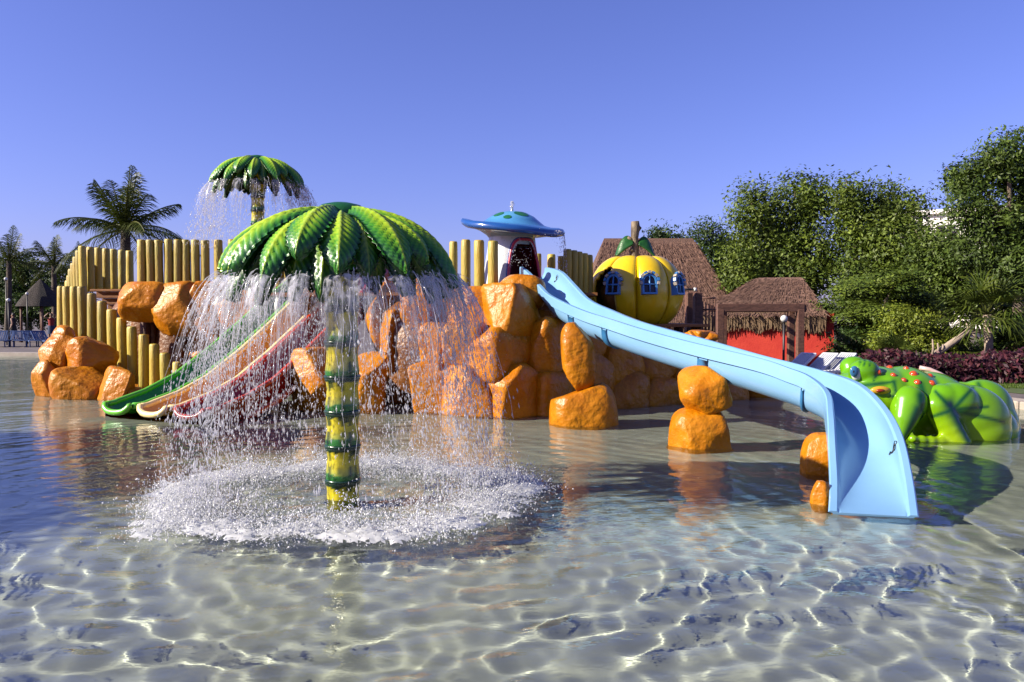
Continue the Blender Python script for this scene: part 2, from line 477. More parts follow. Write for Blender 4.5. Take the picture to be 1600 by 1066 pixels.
def off(e, dd):
    out = []
    for i, (x, y) in enumerate(e):
        a = Vector(e[max(i - 1, 0)]); b = Vector(e[min(i + 1, len(e) - 1)])
        t = (b - a).normalized(); nn = Vector((-t.y, t.x))
        if nn.dot(Vector((1, 1))) < 0 and y > 20: nn = -nn
        if nn.x < 0 and y <= 20: nn = -nn
        out.append((x + nn.x * dd, y + nn.y * dd))
    return out
E1 = off(EDGE, 0.45); 
land('paved_deck', E1, [(-400, 900), (-200, 900), (-100, 900), (-50, 900), (-10, 900), (30, 900), (120, 900), (300, 700), (500, 400), (600, 200), (700, 120), (700, 60), (700, 20), (700, -8)], 0.10, M_deck)
# kerb of separate stones along the pool edge
kerb = thing('pool_kerb', 'pale stone kerb running along the far edge of the pool', 'kerb', (8.7, 14, 0.0))
def along(e, step):
    out = []; carry = 0.0
    for i in range(len(e) - 1):
        a = Vector(e[i]); b = Vector(e[i + 1]); L = (b - a).length; t = carry
        while t < L:
            out.append((a + (b - a) * (t / L), math.atan2((b - a).y, (b - a).x))); t += step
        carry = t - L
    return out
EK = off(EDGE, 0.2)
for (p, a) in along(EK[8:12], 0.62):
    bevel_box('kerb_stone', (p.x, p.y, 0.03), (0.60, 0.5, 0.22), a, M_kerb, kerb, 0.025)
kk = MB()
for i in range(len(EK) - 1):
    if 8 <= i < 11: continue
    a = Vector(EK[i]); b = Vector(EK[i + 1]); c = (a + b) / 2
    V, Fs = box((c.x, c.y, 0.028), ((b - a).length, 0.5, 0.215), math.atan2((b - a).y, (b - a).x)); kk.put(V, Fs)
kk.build('kerb_run', M_kerb, kerb, False)
# planted ground and lawn on the right
def sheet(name, pts, z, mat, kind='structure'):
    o = add(name, [(x, y, z) for x, y in pts], [tuple(range(len(pts)))], mat, None, False)
    if o.data.polygons[0].normal.z < 0: o.data.flip_normals()
    return tag(o, kind=kind)
sheet('lawn', [(9.3, 16.9), (10.2, 14.6), (12, 11.2), (60, 11), (60, 19), (14, 19), (9, 19.5)], 0.108, M_lawn)
sheet('garden_ground', [(9.0, 19.6), (14, 19.1), (60, 19.1), (120, 40), (120, 90), (12, 90), (9.5, 30)], 0.112, M_soil)
def left_bank():
    pts = [(-12, 0.7), (-12.2, 6), (-12.8, 9), (-15, 12), (-22, 15), (-60, 18), (-90, 18), (-90, 0.7)]
    n = len(pts)
    V = [(x, y, 0.10) for x, y in pts] + [(x, y, -0.6) for x, y in pts]
    o = add('left_bank', V, [tuple(range(n))] + [(i, (i + 1) % n, n + (i + 1) % n, n + i) for i in range(n)], M_deck, None, False)
    bm = bmesh.new(); bm.from_mesh(o.data); bmesh.ops.recalc_face_normals(bm, faces=bm.faces); bm.to_mesh(o.data); bm.free()
    if o.data.polygons[0].normal.z < 0: o.data.flip_normals()
    tag(o, kind='structure')
left_bank()
sheet('near_deck', [(-60, -8), (60, -8), (60, 0.6), (-60, 0.6)], 0.06, M_deck)

# ================================================================== BIG STRUCTURE: rocks, platforms, fences, stairs
def boulder(name, c, half, seed, mat, parent, e=2.8, facets=7, fk=(0.74, 0.98), nz=0.07, rz=0.0, ry=0.0, sub=3, wash=False):
    D, Fc = ico(sub)
    r = np.random.default_rng(seed)
    s = (np.abs(D) ** e).sum(1) ** (-1 / e)
    P = D * s[:, None]
    for k in range(facets):
        n = r.normal(size=3); n /= np.linalg.norm(n)
        lim = r.uniform(*fk)
        o = np.maximum(0, P @ n - lim)
        P = P - o[:, None] * n * 0.96
    o3 = Vector(r.uniform(-50, 50, 3))
    q = np.array([noise.noise(Vector(p) * 1.3 + o3) + 0.45 * noise.noise(Vector(p) * 3.1 + o3) + 0.3 * noise.noise(Vector(p) * 7 + o3) + 0.2 * noise.noise(Vector(p) * 14 + o3) for p in P])
    P = P * (1 + nz * q)[:, None]
    P = P * np.array(half)
    Rm = np.array(Matrix.Rotation(rz, 3, 'Z') @ Matrix.Rotation(ry, 3, 'Y'))
    P = P @ Rm.T + np.array(c)
    return add(name, P, Fc, mat, parent)
def rock_px(x0, y0, x1, y1, d, parent, seed, thick=0.8, mat=None, grow=1.20, **kw):
    kw.setdefault('e', 5.0); kw.setdefault('fk', (0.70, 1.0)); kw.setdefault('facets', 11)
    c = W((x0 + x1) / 2, (y0 + y1) / 2, d)
    hx = (x1 - x0) / 2 / ppm(d) * grow; hz = (y1 - y0) / 2 / ppm(d) * grow
    th = thick * hx if thick < 3 else thick
    return boulder('rock', c, (hx, max(th, 0.25), hz), seed, mat or M_rock, parent, **kw)

post_mesh = None
def make_post_mesh():
    global post_mesh
    prof = [(0.0, 0.0), (0.097, 0.0), (0.103, 0.12), (0.098, 0.4), (0.101, 0.72), (0.096, 0.965), (0.082, 0.993), (0.0, 1.0)]
    V, Fs = lathe(prof, 14)
    V = [(x * (1 + 0.03 * math.sin(7 * z + 2 * math.atan2(y, x))), y, z) for x, y, z in V]
    post_mesh = np_mesh('post', V, Fs)
    post_mesh.materials.append(M_post)
make_post_mesh()
def post(parent, base, top_z, r=1.0, mat=None):
    o = bpy.data.objects.new('post', post_mesh); COL.objects.link(o); o.parent = parent
    b = Vector(base)
    o.location = b - ORG[parent.name]
    o.scale = (r, r, max(0.1, top_z - b.z))
    o.rotation_euler = (R(random.uniform(-0.8, 0.8)), R(random.uniform(-0.8, 0.8)), random.uniform(0, 6.28))
    return o
def post_px(parent, px, ytop, ybot, d, w=14):
    t = W(px, ytop, d); b = W(px, ybot, d)
    post(parent, (b.x, b.y, b.z), t.z, (w / ppm(d)) / 0.2)

# --- left rocks at the foot of the stairs
rl = thing('rock_formation', 'low orange rocks at the foot of the post staircase, leftmost in the pool', 'rocks', G(130, 620))
rock_px(66, 522, 121, 582, 16.6, rl, 11, sub=4, grow=1.16)
rock_px(112, 538, 172, 596, 16.5, rl, 12, sub=4, ry=0.42, grow=1.22)
rock_px(58, 568, 98, 632, 16.2, rl, 13, sub=4)
rock_px(94, 578, 163, 642, 15.9, rl, 14, sub=4, grow=1.18)
rock_px(158, 580, 213, 645, 15.6, rl, 15, sub=4, ry=0.2, grow=1.16)
rock_px(200, 606, 240, 640, 15.6, rl, 16)
rock_px(225, 612, 300, 650, 16.0, rl, 17)
rock_px(80, 508, 116, 570, 17.8, rl, 18, facets=3, e=2.6, grow=1.0)
boulder('core', W(205, 612, 18.3), (1.5, 0.9, 0.45), 19, M_rock, rl, facets=3)
boulder('core', W(130, 585, 18.9), (0.8, 1.0, 0.8), 20, M_rock, rl, facets=3)

# --- cliff under the upper fence
ru = thing('rock_formation', 'tall bulging orange rock cliff with dark hollows below the upper post fence', 'rocks', G(280, 622))
rock_px(199, 448, 258, 496, 16.9, ru, 21, thick=0.8, sub=4, e=4.0, facets=4, fk=(0.88, 1.05), grow=1.3)
rock_px(252, 450, 312, 516, 16.8, ru, 22, thick=0.8, sub=4, e=4.0, facets=4, fk=(0.88, 1.05), grow=1.3)
rock_px(302, 452, 362, 545, 16.8, ru, 23, thick=0.8, sub=4, e=4.0, grow=1.25)
rock_px(352, 448, 430, 520, 16.9, ru, 24, thick=0.7, sub=4)
rock_px(214, 488, 256, 600, 17.9, ru, 25, thick=0.7, mat=M_rockd)  # recessed rocks, the hollow's shade put into their brown
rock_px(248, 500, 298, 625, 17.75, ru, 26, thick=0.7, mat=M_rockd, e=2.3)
rock_px(292, 530, 350, 630, 17.3, ru, 27, thick=0.7)
rock_px(345, 505, 430, 625, 17.3, ru, 28, thick=0.6)
rock_px(415, 470, 500, 620, 18.0, ru, 29, thick=0.6)
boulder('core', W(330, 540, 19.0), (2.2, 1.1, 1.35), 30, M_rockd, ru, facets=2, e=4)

# --- central formation between the slides
rc = thing('rock_formation', 'massive orange boulder mound behind the palm fountain, beneath the mushroom', 'rocks', G(700, 650))
CR = [(458, 552, 522, 640, 13.6, .7), (556, 560, 606, 648, 13.5, .7), (515, 575, 562, 645, 14.2, .8), (590, 500, 655, 650, 14.9, .7),
      (568, 450, 640, 540, 15.3, .7), (632, 444, 680, 522, 13.9, .8), (668, 448, 716, 520, 13.9, .8),
      (662, 512, 712, 590, 13.6, .8), (645, 575, 705, 655, 13.5, .8), (700, 512, 764, 590, 13.3, .8), (700, 578, 775, 660, 13.1, .8),
      (706, 455, 770, 522, 13.7, .8), (757, 452, 838, 530, 13.4, .7), (742, 518, 826, 592, 13.2, .7), (768, 576, 838, 662, 13.0, .7),
      (826, 490, 876, 540, 14.0, .8), (820, 505, 892, 598, 13.5, .7), (826, 586, 886, 656, 13.3, .8), (770, 430, 852, 486, 14.0, .6),
      ]
for i, (a, b, c_, d_, dd, th) in enumerate(CR):
    rock_px(a, b, c_, d_, dd, rc, 40 + i, thick=th, sub=4, e=6.0 if i not in (18,) else 3.0, nz=0.045, rz=0.8 if (a > 735 or 540 < a < 625) and i not in (18,) else -0.15, grow=1.22 if i not in (18,) else 1.02, facets=5 if a > 735 else 9, fk=(0.85, 1.1) if a > 735 else (0.7, 1.0))
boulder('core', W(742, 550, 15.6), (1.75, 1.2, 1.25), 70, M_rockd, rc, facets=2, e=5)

# --- shaded wall running back under the blue slide
rw = thing('rock_formation', 'dark orange rock wall in shade behind the blue slide pillars', 'rocks', G(950, 640))
k = 80
for (x0, x1, dd, ya, yb) in [(872, 940, 14.0, 515, 655), (925, 995, 14.5, 535, 650), (980, 1050, 15.0, 555, 645), (1035, 1105, 15.5, 556, 642), (1090, 1160, 16.0, 570, 640), (1150, 1215, 16.5, 585, 637), (1200, 1262, 16.9, 600, 635)]:
    n = 3 if yb - ya > 125 else 2
    for j in range(n):
        h = (yb - ya) / n
        rock_px(x0 - 4 + 8 * (j % 2), ya + j * h - 5, x1 - 4 + 8 * (j % 2), ya + (j + 1) * h + 5, dd - 0.10 * j, rw, k, thick=0.8, e=6, nz=0.05, rz=0.55, facets=5, fk=(0.88, 1.1), grow=1.3); k += 1
for (x, y, w_) in [(1092, 522, 14), (1107, 524, 12), (1080, 524, 12)]:
    rock_px(x - w_, y - 6, x + w_, y + 10, 15.2, rw, k, mat=M_rock); k += 1
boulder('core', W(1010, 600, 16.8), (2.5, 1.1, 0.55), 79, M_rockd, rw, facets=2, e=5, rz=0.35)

# --- timber platforms
pf = thing('platform', 'raised timber deck of the fort behind the rock walls', 'platform', (-5, 18.5, 0))
def deck_planks(parent, x0, x1, y0, y1, z, w=0.22):
    y = y0
    while y < y1:
        bevel_box('plank', ((x0 + x1) / 2, y + w / 2, z), (x1 - x0, w - 0.015, 0.06), 0, M_plank, parent, 0.006); y += w
deck_planks(pf, -8.3, -4.6, 17.3, 20.4, 2.24)
deck_planks(pf, -4.6, 1.6, 14.9, 18.2, 2.02)
deck_planks(pf, 1.6, 4.0, 16.1, 18.4, 1.42)
for (x, y, zz) in [(-8.1, 17.6, 2.2), (-8.1, 20.2, 2.2), (-4.8, 20.2, 2.2), (1.3, 18, 2.0), (-2, 18, 2.0), (3.8, 18.2, 1.4), (2.2, 18.2, 1.4), (3.8, 16.4, 1.4)]:
    V, Fs = tube([(x, y, -0.5), (x, y, zz)], 0.11, 10); add('support_post', V, Fs, M_wood, pf)

# --- fences of upright posts
f1 = thing('post_fence', 'yellow post railing stepping down beside the stairs to the water', 'fence', G(200, 610), 'post fences of the fort')
for (x, t, b, d, w) in [(96, 447, 523, 19.6, 12), (106, 447, 523, 19.2, 12.4), (117, 447, 526, 18.8, 12.8), (130, 447, 530, 18.4, 13.2),
        (144, 458, 545, 18.0, 14), (160, 470, 560, 17.7, 14.5), (176, 483, 575, 17.4, 15), (192, 496, 586, 17.1, 15), (208, 510, 600, 16.8, 15),
        (225, 522, 612, 16.5, 15.3), (242, 537, 628, 16.3, 15.6), (260, 551, 635, 16.1, 15.8), (278, 565, 640, 15.9, 16)]:
    post_px(f1, x, t, b, d, w)
f2 = thing('post_fence', 'row of tall yellow posts standing on top of the rock cliff', 'fence', W(280, 450, 17.4), 'post fences of the fort')
xs = [222, 236, 249, 264, 278, 291.5, 306, 321, 342, 363, 378, 392, 407, 421, 436, 450, 465]
for i, x in enumerate(xs): post_px(f2, x, 374 + random.uniform(-1, 1), 455, 17.45 + 0.02 * i, 13.4)
f3 = thing('post_fence', 'row of narrow shaded posts at the back of the stair landing', 'fence', W(170, 452, 20.8), 'post fences of the fort')
for i in range(6): post_px(f3, 142 + i * 12.2, 385.5 + i * 1.2, 456, 20.2 + i * 0.28, 11.5)
f4 = thing('post_fence', 'staggered posts climbing to the left edge of the stair landing', 'fence', W(115, 450, 20.6), 'post fences of the fort')
for i, (x, t) in enumerate([(131, 384), (126, 391), (121.5, 401), (118, 411), (114.5, 420), (111, 430), (108, 438)]):
    post_px(f4, x, t, t + 90, 20.0 + i * 0.16, 11.5)
f5 = thing('post_fence', 'three yellow posts left of the mushroom stalk', 'fence', W(750, 462, 14.4), 'post fences of the fort')
for (x, t, b, d, w) in [(709, 377, 466, 15.2, 13), (728, 374, 466, 14.8, 15), (749.5, 375, 466, 14.5, 16.5), (770.5, 376, 468, 14.3, 16.5)]:
    post_px(f5, x, t, b, d, w)
f6 = thing('post_fence', 'dark shaded posts between the mushroom and the pumpkin', 'fence', W(895, 460, 16), 'post fences of the fort')
for (x, t, b, d, w) in [(840, 396, 460, 17.4, 11), (861, 397, 460, 16.9, 13), (877, 400, 470, 16.7, 11), (886, 389, 480, 15.7, 13.5), (896, 391, 485, 15.9, 13), (905, 393, 485, 16.1, 12.5), (913.5, 395.5, 485, 16.3, 12), (921, 398, 485, 16.5, 12)]:
    post_px(f6, x, t, b, d, w)

# --- stairs
st = thing('staircase', 'brown plank stairs rising behind the post railing', 'stairs', W(180, 500, 18.4))
for i in range(6):
    y = 454 + i * 10.2
    a = W(146 + i * 9, y, 19.7 - i * 0.30); b = W(208 + i * 2, y, 19.7 - i * 0.30)
    c = (a + b) / 2
    bevel_box('step', (c.x, c.y, c.z), ((b - a).length, 0.34, 0.055), 0, M_plank, st, 0.008)
    bevel_box('riser', (c.x, c.y + 0.15, c.z - 0.1), ((b - a).length, 0.035, 0.14), 0, M_plank, st, 0.004)

# ================================================================== TRIPLE SLIDE
def triple():
    B = Vector((-5.55, 12.35, 0)); T = Vector((-3.45, 17.0, 0))
    D = (T - B).normalized(); Pp = Vector((D.y, -D.x, 0)); Ln = (T - B).length
    t = thing('triple_slide', 'three lane slide in green, tan and maroon dropping into the pool', 'slide', (B.x, B.y, 0))
    prof = [(0, 0.02), (0.06, 0.03), (0.15, 0.09), (0.28, 0.27), (0.42, 0.60), (0.6, 1.16), (0.78, 1.75), (0.92, 2.12), (1.0, 2.20)]
    tt = np.array([p[0] for p in prof]); zz = np.array([p[1] for p in prof])
    n = 60; w = 0.78
    for li, (mi, mr, nm) in enumerate([(M_green, M_greenl, 'green lane with light green rim'), (M_tan, M_cream, 'tan lane with cream rim'), (M_maroon, M_red, 'maroon lane with red rim')]):
        o = (li - 1) * w
        # cross section u in [-w/2, w/2], height above trough
        cs = [(-w / 2, 0.16), (-w / 2 + 0.05, 0.185), (-w / 2 + 0.085, 0.165), (-w / 2 + 0.11, 0.10), (-0.2, 0.03), (-0.1, 0.005), (0, 0), (0.1, 0.005), (0.2, 0.03), (w / 2 - 0.11, 0.10), (w / 2 - 0.085, 0.165), (w / 2 - 0.05, 0.185), (w / 2, 0.16)]
        V = []; R1 = []; R2 = []
        for i in range(n):
            s = i / (n - 1); z = float(np.interp(s, tt, zz))
            p = B + D * (s * Ln) + Pp * o
            # rounded, closed front lip
            lip = max(0.0, 1 - s / 0.055)
            hs = 0.95 + 0.9 * min(1, s * 2.5)
            for (u, h) in cs:
                uu = u * (1 - 0.12 * lip ** 2); hh = h * hs
                hh = hh * (1 - 0.35 * lip) + 0.06 * lip ** 2
                V.append(p + Pp * uu + Vector((0, 0, z + hh)))
        nc = len(cs)
        me_inner = add('lane', V, gridF(n, nc), mi, t)
        tag(me_inner, nm)
        # rims: solid rails on both sides and across the end
        for side in (-1, 1):
            pts = []
            for i in range(n):
                q0 = V[i * nc + (1 if side < 0 else nc - 2)]
                pts.append(q0 + Vector((0, 0, 0.0)))
            rv, rf = tube(pts, [0.052] * n, 8); add('rim', rv, rf, mr, me_inner)
        pts = [V[c] + Vector((0, 0, 0.004)) - D * (0.10 * math.sin(math.pi * c / (nc - 1))) for c in range(1, nc - 1)]
        rv, rf = tube(pts, [0.05] * len(pts), 8); add('rim', rv, rf, mr, me_inner)
        # closing piece between lip and lane
        LV = []
        for j in range(3):
            for c in range(1, nc - 1):
                a = pts[c - 1]; b2 = V[c]
                LV.append(Vector(a).lerp(b2, j / 2))
        add('lip', LV, gridF(3, nc - 2), mi, me_inner)
    # underside body, so the flank of the slide is solid
    V = []
    for i in range(n):
        s = i / (n - 1); z = float(np.interp(s, tt, zz)); p = B + D * (s * Ln + 0.04)
        w2 = w * 1.5 - 0.015
        hs = (0.95 + 0.9 * min(1, s * 2.5)) * 0.16
        for (u, h) in [(-w2, z + hs), (-w2 * 1.01, z - 0.1), (-w2 * 0.9, z - 0.22), (0, z - 0.26), (w2 * 0.9, z - 0.22), (w2 * 1.01, z - 0.1), (w2, z + hs)]:
            V.append(p + Pp * u + Vector((0, 0, h)))
    add('underside', V, gridF(n, 7), M_maroon, t)
    # high side wall at the top of the maroon lane, orange-red stripe along the flank
    V = []
    for i in range(20):
        s = 0.62 + 0.38 * i / 19; z = float(np.interp(s, tt, zz)); p = B + D * (s * Ln) + Pp * (w * 1.5 + 0.02)
        hgt = 0.18 + 0.42 * float(sm(0.62, 0.95, s))
        for (u, h) in [(0, -0.1), (0.05, hgt * 0.5), (0.03, hgt + 0.1), (-0.03, hgt + 0.1), (-0.03, -0.1)]:
            V.append(p + Pp * u + Vector((0, 0, z + h)))
    add('side_wall', V, gridF(20, 5, False, True), M_maroon, t)
    pts = []
    for i in range(24):
        s = 0.12 + 0.7 * i / 23; z = float(np.interp(s, tt, zz)); pts.append(B + D * (s * Ln) + Pp * (w * 1.5 + 0.02) + Vector((0, 0, z - 0.06)))
    V, Fs = tube(pts, [0.012] + [0.06] * 22 + [0.012], 8); add('flank_stripe', V, Fs, M_red, t)
    # start arch posts
    for u in (-1.25, 1.3):
        p = T + Pp * u
        V, Fs = tube([p + Vector((0, 0, 1.0)), p + Vector((0, 0, 2.75))], 0.07, 10); add('rail_post', V, Fs, M_post, t)
triple()

# ================================================================== BLUE SLIDE
def blue_slide():
    N = [tuple(W(*q)) for q in ((812, 418, 14.6), (824, 428, 14.15), (840, 447, 13.7), (858, 463, 13.25), (905, 485, 12.3), (955, 501, 11.5), (1005, 517, 10.9), (1080, 537, 10.05),
         (1184, 561, 9.2), (1231, 577, 8.8), (1262, 590, 8.45), (1287, 614, 8.05), (1292, 650, 7.7), (1294, 700, 7.3), (1296, 755, 6.85), (1294, 800, 6.42))]
    Fr = [tuple(W(*q)) for q in ((858, 419, 14.75), (880, 425, 14.3), (900, 445, 13.8), (925, 470, 13.2), (962, 487, 12.5), (1002, 503, 11.8), (1047, 516, 11.2), (1107, 532, 10.5),
          (1190, 556, 9.8), (1243, 569, 9.35), (1292, 582, 8.85), (1345, 600, 8.3), (1384, 634, 7.8), (1410, 678, 7.3), (1426, 742, 6.8), (1436, 808, 6.28))]
    Dp = [.24, .28, .32, .34, .36, .36, .36, .36, .36, .36, .36, .36, .33, .25, .11, .0]
    n = 100
    Nn, Ff, Dd = crom(N, n), crom(Fr, n), crom(np.array(Dp)[:, None], n)[:, 0]
    t = thing('water_slide', 'long pale blue water slide curving down from the mushroom into the pool', 'slide', (2.9, 6.4, 0))
    def ring(i, grow=0.0):
        a, b = Vector(Nn[i]), Vector(Ff[i]); c = b - a; w = c.length; ch = c.normalized()
        tg = Vector(Nn[min(i + 1, n - 1)] + Ff[min(i + 1, n - 1)] - Nn[max(i - 1, 0)] - Ff[max(i - 1, 0)]).normalized()
        dn = ch.cross(tg).normalized()
        if dn.z > 0: dn = -dn
        D = Dd[i]; fl = 0.085; fa = min(0.14, D * 0.55)
        pts = []
        # near rim, inner trough, far rim
        pts.append((0.0, 0.0)); pts.append((0.012, -0.012)); pts.append((fl - 0.02, -0.012)); pts.append((fl, 0.004))
        m = 17
        for k in range(1, m):
            q = math.pi * k / m
            u = fl + (w - 2 * fl) * (0.5 - 0.5 * math.cos(q) * (1 - 0.10 * math.sin(q) ** 2))
            pts.append((u, D * math.sin(q) ** 0.72))
        pts.append((w - fl, 0.004)); pts.append((w - fl + 0.02, -0.012)); pts.append((w - 0.012, -0.012)); pts.append((w, 0.0))
        inner = len(pts)
        pts.append((w, fa)); pts.append((w - 0.03, fa + 0.005))
        for k in range(m - 1, 0, -1):
            q = math.pi * k / m
            u = 0.035 + (w - 0.07) * (0.5 - 0.5 * math.cos(q))
            pts.append((u, max(fa, (D + 0.055) * math.sin(q) ** 0.65 )))
        pts.append((0.03, fa + 0.005)); pts.append((0.0, fa))
        return [a + ch * u + dn * (h) for (u, h) in pts], a, ch, dn, w, D, fa
    V = []
    for i in range(n):
        p = ring(i)[0]; V += p
    nc = len(p)
    Fs = [tuple(f) for f in gridF(n, nc, False, True)]
    Fs.append(tuple(range(nc))); Fs.append(tuple(range((n - 1) * nc, n * nc))[::-1])
    o = add('chute', V, Fs, M_blue, t)
    bm = bmesh.new(); bm.from_mesh(o.data); bmesh.ops.recalc_face_normals(bm, faces=bm.faces); bm.to_mesh(o.data); bm.free()
    o.data.polygons.foreach_set('use_smooth', np.ones(len(o.data.polygons), dtype=bool))
    o.data.set_sharp_from_angle(angle=R(38))
    o.cycles.is_caustics_receiver = True
    # section joints: bands round the underside
    for ji in (24, 31, 47, 64):
        V = []
        for i2, gr in ((ji, 0.0), (ji, 0.03), (ji + 1, 0.03), (ji + 1, 0.0)):
            _, a, ch, dn, w, D, fa = ring(i2)
            for k in range(17):
                q = math.pi * k / 16
                u = 0.035 + (w - 0.07) * (0.5 - 0.5 * math.cos(q)); h = max(fa, (D + 0.055) * math.sin(q) ** 0.65) 
                cx = w / 2; 
                V.append(a + ch * (cx + (u - cx) * (1 + gr * 1.8)) + dn * (h + gr - (0.004 if gr == 0 else 0)))
        add('joint_band', V, gridF(4, 17), M_blued, t)
    # dark gap line beneath the near rim
    # printed mark: a ring with a curling stroke, once near the top and once near the exit
    bvh = BVHTree.FromPolygons([Vector(v) + ORG[t.name] for v in [q.co for q in o.data.vertices]], [tuple(pp.vertices) for pp in o.data.polygons])
    def emblem(px, py, s, lean):
        h = bvh.ray_cast(CAM, ray(px, py).normalized())
        if h[0] is None: return
        p, nn = h[0], h[1]
        if nn.dot(CAM - p) < 0: nn = -nn
        up = (Vector((0, 0, 1)) - nn * nn.z).normalized(); rt = up.cross(nn).normalized()
        mb = MB()
        def stroke(pts, r):
            pp = []
            for (x, y) in pts:
                x2 = x + lean * y
                w0 = p + rt * (x2 * s) + up * (y * s)
                hh = bvh.ray_cast(w0 + nn * 0.25, -nn)
                pp.append((hh[0] if hh[0] is not None else w0) + nn * 0.001)
            V, F2 = tube(pp, r, 6); mb.put(V, F2)
        stroke([(0.18 + 0.42 * math.cos(q), 0.45 + 0.5 * math.sin(q)) for q in np.linspace(0, 6.28, 18)], 0.0045)
        stroke([(0.30, 0.62), (0.05, 0.50), (0.0, 0.2), (0.18, -0.02), (0.08, -0.3), (-0.2, -0.42)], 0.011)
        stroke([(-0.42, -0.28), (-0.25, -0.62), (0.02, -0.58)], 0.005)
        mb.build('emblem', M_black, t)
    emblem(869, 437, 0.085, 0.15); emblem(1396, 703, 0.09, 0.25)
    # end flange dipping under the water
    return o
blue_slide()

# --- stone pillars under the slide
def pillar(label, specs):
    c0 = specs[0]
    b = W((c0[0] + c0[2]) / 2, c0[3], c0[4])
    t = thing('stone_pillar', label, 'pillar', (b.x, b.y, 0), 'rock pillars under the blue slide')
    for i, (x0, y0, x1, y1, d, sd, kw) in enumerate(specs):
        c = W((x0 + x1) / 2, (y0 + y1) / 2, d)
        hx = 1.05 * (x1 - x0) / 2 / ppm(d); hz = 1.05 * (y1 - y0) / 2 / ppm(d)
        o = boulder('boulder', c, (hx, hx * 0.9, hz), sd, M_rock, t, sub=5 if i == 0 else 4, **kw)
        o.cycles.is_caustics_receiver = True
pillar('orange two-boulder pillar with a tall thin upper stone, under the slide', [(861, 598, 962, 740, 12.0, 201, dict(e=3.4, facets=8, nz=0.035, fk=(.78,1.0))), (879, 505, 928, 612, 11.9, 205, dict(e=3.4, facets=6, nz=0.05, ry=-0.10, fk=(.80,1.0)))])
pillar('squat orange two-boulder pillar under the middle of the slide', [(1046, 640, 1140, 775, 9.9, 221, dict(e=3.4, facets=8, nz=0.035, fk=(.78,1.0))), (1062, 574, 1138, 654, 9.9, 212, dict(e=4.0, facets=9, nz=0.03, fk=(.76,1.0)))])
pillar('orange pillar half hidden behind the slide bend', [(1255, 680, 1325, 800, 8.15, 231, dict(e=3.0, facets=6, nz=0.04))])
pillar('low orange boulder hugging the slide exit at the waterline', [(1278, 778, 1446, 880, 7.0, 241, dict(e=2.6, facets=4, nz=0.05)), (1267, 752, 1297, 840, 6.8, 243, dict(e=2.8, facets=5, nz=0.05))])

# ================================================================== PALM FOUNTAINS
def palm_leaf(theta, base_r, tip_r, z_top, z_tip, width, seed, droop=0.5, nu=44, nv=19):
    """one moulded leaf of the fountain crown, in local coordinates round the trunk axis"""
    r = random.Random(seed)
    V = np.zeros((nu, nv, 3)); C = np.zeros((nu, nv, 3))
    dirv = np.array([math.cos(theta), math.sin(theta), 0]); tan = np.array([-math.sin(theta), math.cos(theta), 0])
    roll = r.uniform(-0.06, 0.06)
    for i in range(nu):
        s = i / (nu - 1)
        ang = s * R(84)
        rr = base_r + (tip_r - base_r) * math.sin(ang) ** 0.96
        z = z_top + (z_tip - z_top) * (1 - math.cos(ang)) / (1 - math.cos(R(84)))
        tz = np.array([0, 0, 1.0])
        # surface normal of the dome
        nr = dirv * math.sin(ang) * 0.85 + tz * (math.cos(ang) * 0.9 + 0.1); nr /= np.linalg.norm(nr)
        wv = width * (math.sin(math.pi * min(1, 0.10 + 0.90 * s) ** 1.45) ** 0.72)
        if i == nu - 1: wv = 0.012
        for j in range(nv):
            v = -1 + 2 * j / (nv - 1)
            av = abs(v)
            ph = (s * 15 - av * 2.1) * 2 * math.pi
            ridge = 0.5 + 0.5 * math.cos(ph)
            edge = 1 + 0.10 * av ** 3 * math.cos(ph)
            cup = -0.075 * av ** 2 * (0.5 + width)
            h = cup + 0.024 * math.exp(-(v / 0.10) ** 2) + 0.020 * ridge * (1 - av ** 4) * (1 if av > 0.1 else 0.2)
            p = dirv * rr + tz * z + tan * (v * wv * edge + roll * s) + nr * h
            V[i, j] = p
            # airbrushed paint: yellow green heart, dark green edge and tip
            g = (1 - av ** 1.6) * (0.35 + 0.65 * math.sin(math.pi * min(1, s * 1.15)))
            g = max(0, min(1, g + 0.42 * (ridge - 0.5)))
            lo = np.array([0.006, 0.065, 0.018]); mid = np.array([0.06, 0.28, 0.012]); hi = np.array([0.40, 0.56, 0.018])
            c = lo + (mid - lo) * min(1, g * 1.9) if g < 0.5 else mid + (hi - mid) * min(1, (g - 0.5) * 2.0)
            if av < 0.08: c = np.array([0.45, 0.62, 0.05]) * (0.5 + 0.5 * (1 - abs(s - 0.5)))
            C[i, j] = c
    top = V.reshape(-1, 3); n = len(top)
    # underside shell
    under = top - np.array([0, 0, 0.02]) - np.tile(dirv, (n, 1)) * 0.012
    Fq = gridF(nu, nv)
    if True:
        a, b, c = top[Fq[0][0]], top[Fq[0][1]], top[Fq[0][2]]
        if np.cross(b - a, c - a)[2] < 0: Fq = Fq[:, ::-1]
    Fs = [tuple(f) for f in Fq] + [tuple(q + n for q in f[::-1]) for f in Fq]
    rimv = [i * nv for i in range(nu)] + [(nu - 1) * nv + j for j in range(1, nv)] + [i * nv + nv - 1 for i in range(nu - 2, -1, -1)] + [j for j in range(nv - 2, 0, -1)]
    for a, b in zip(rimv, rimv[1:] + rimv[:1]): Fs.append((a, b, b + n, a + n))
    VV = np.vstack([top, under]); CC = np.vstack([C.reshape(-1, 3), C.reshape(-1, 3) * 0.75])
    return VV, Fs, CC
LEAFN = 18
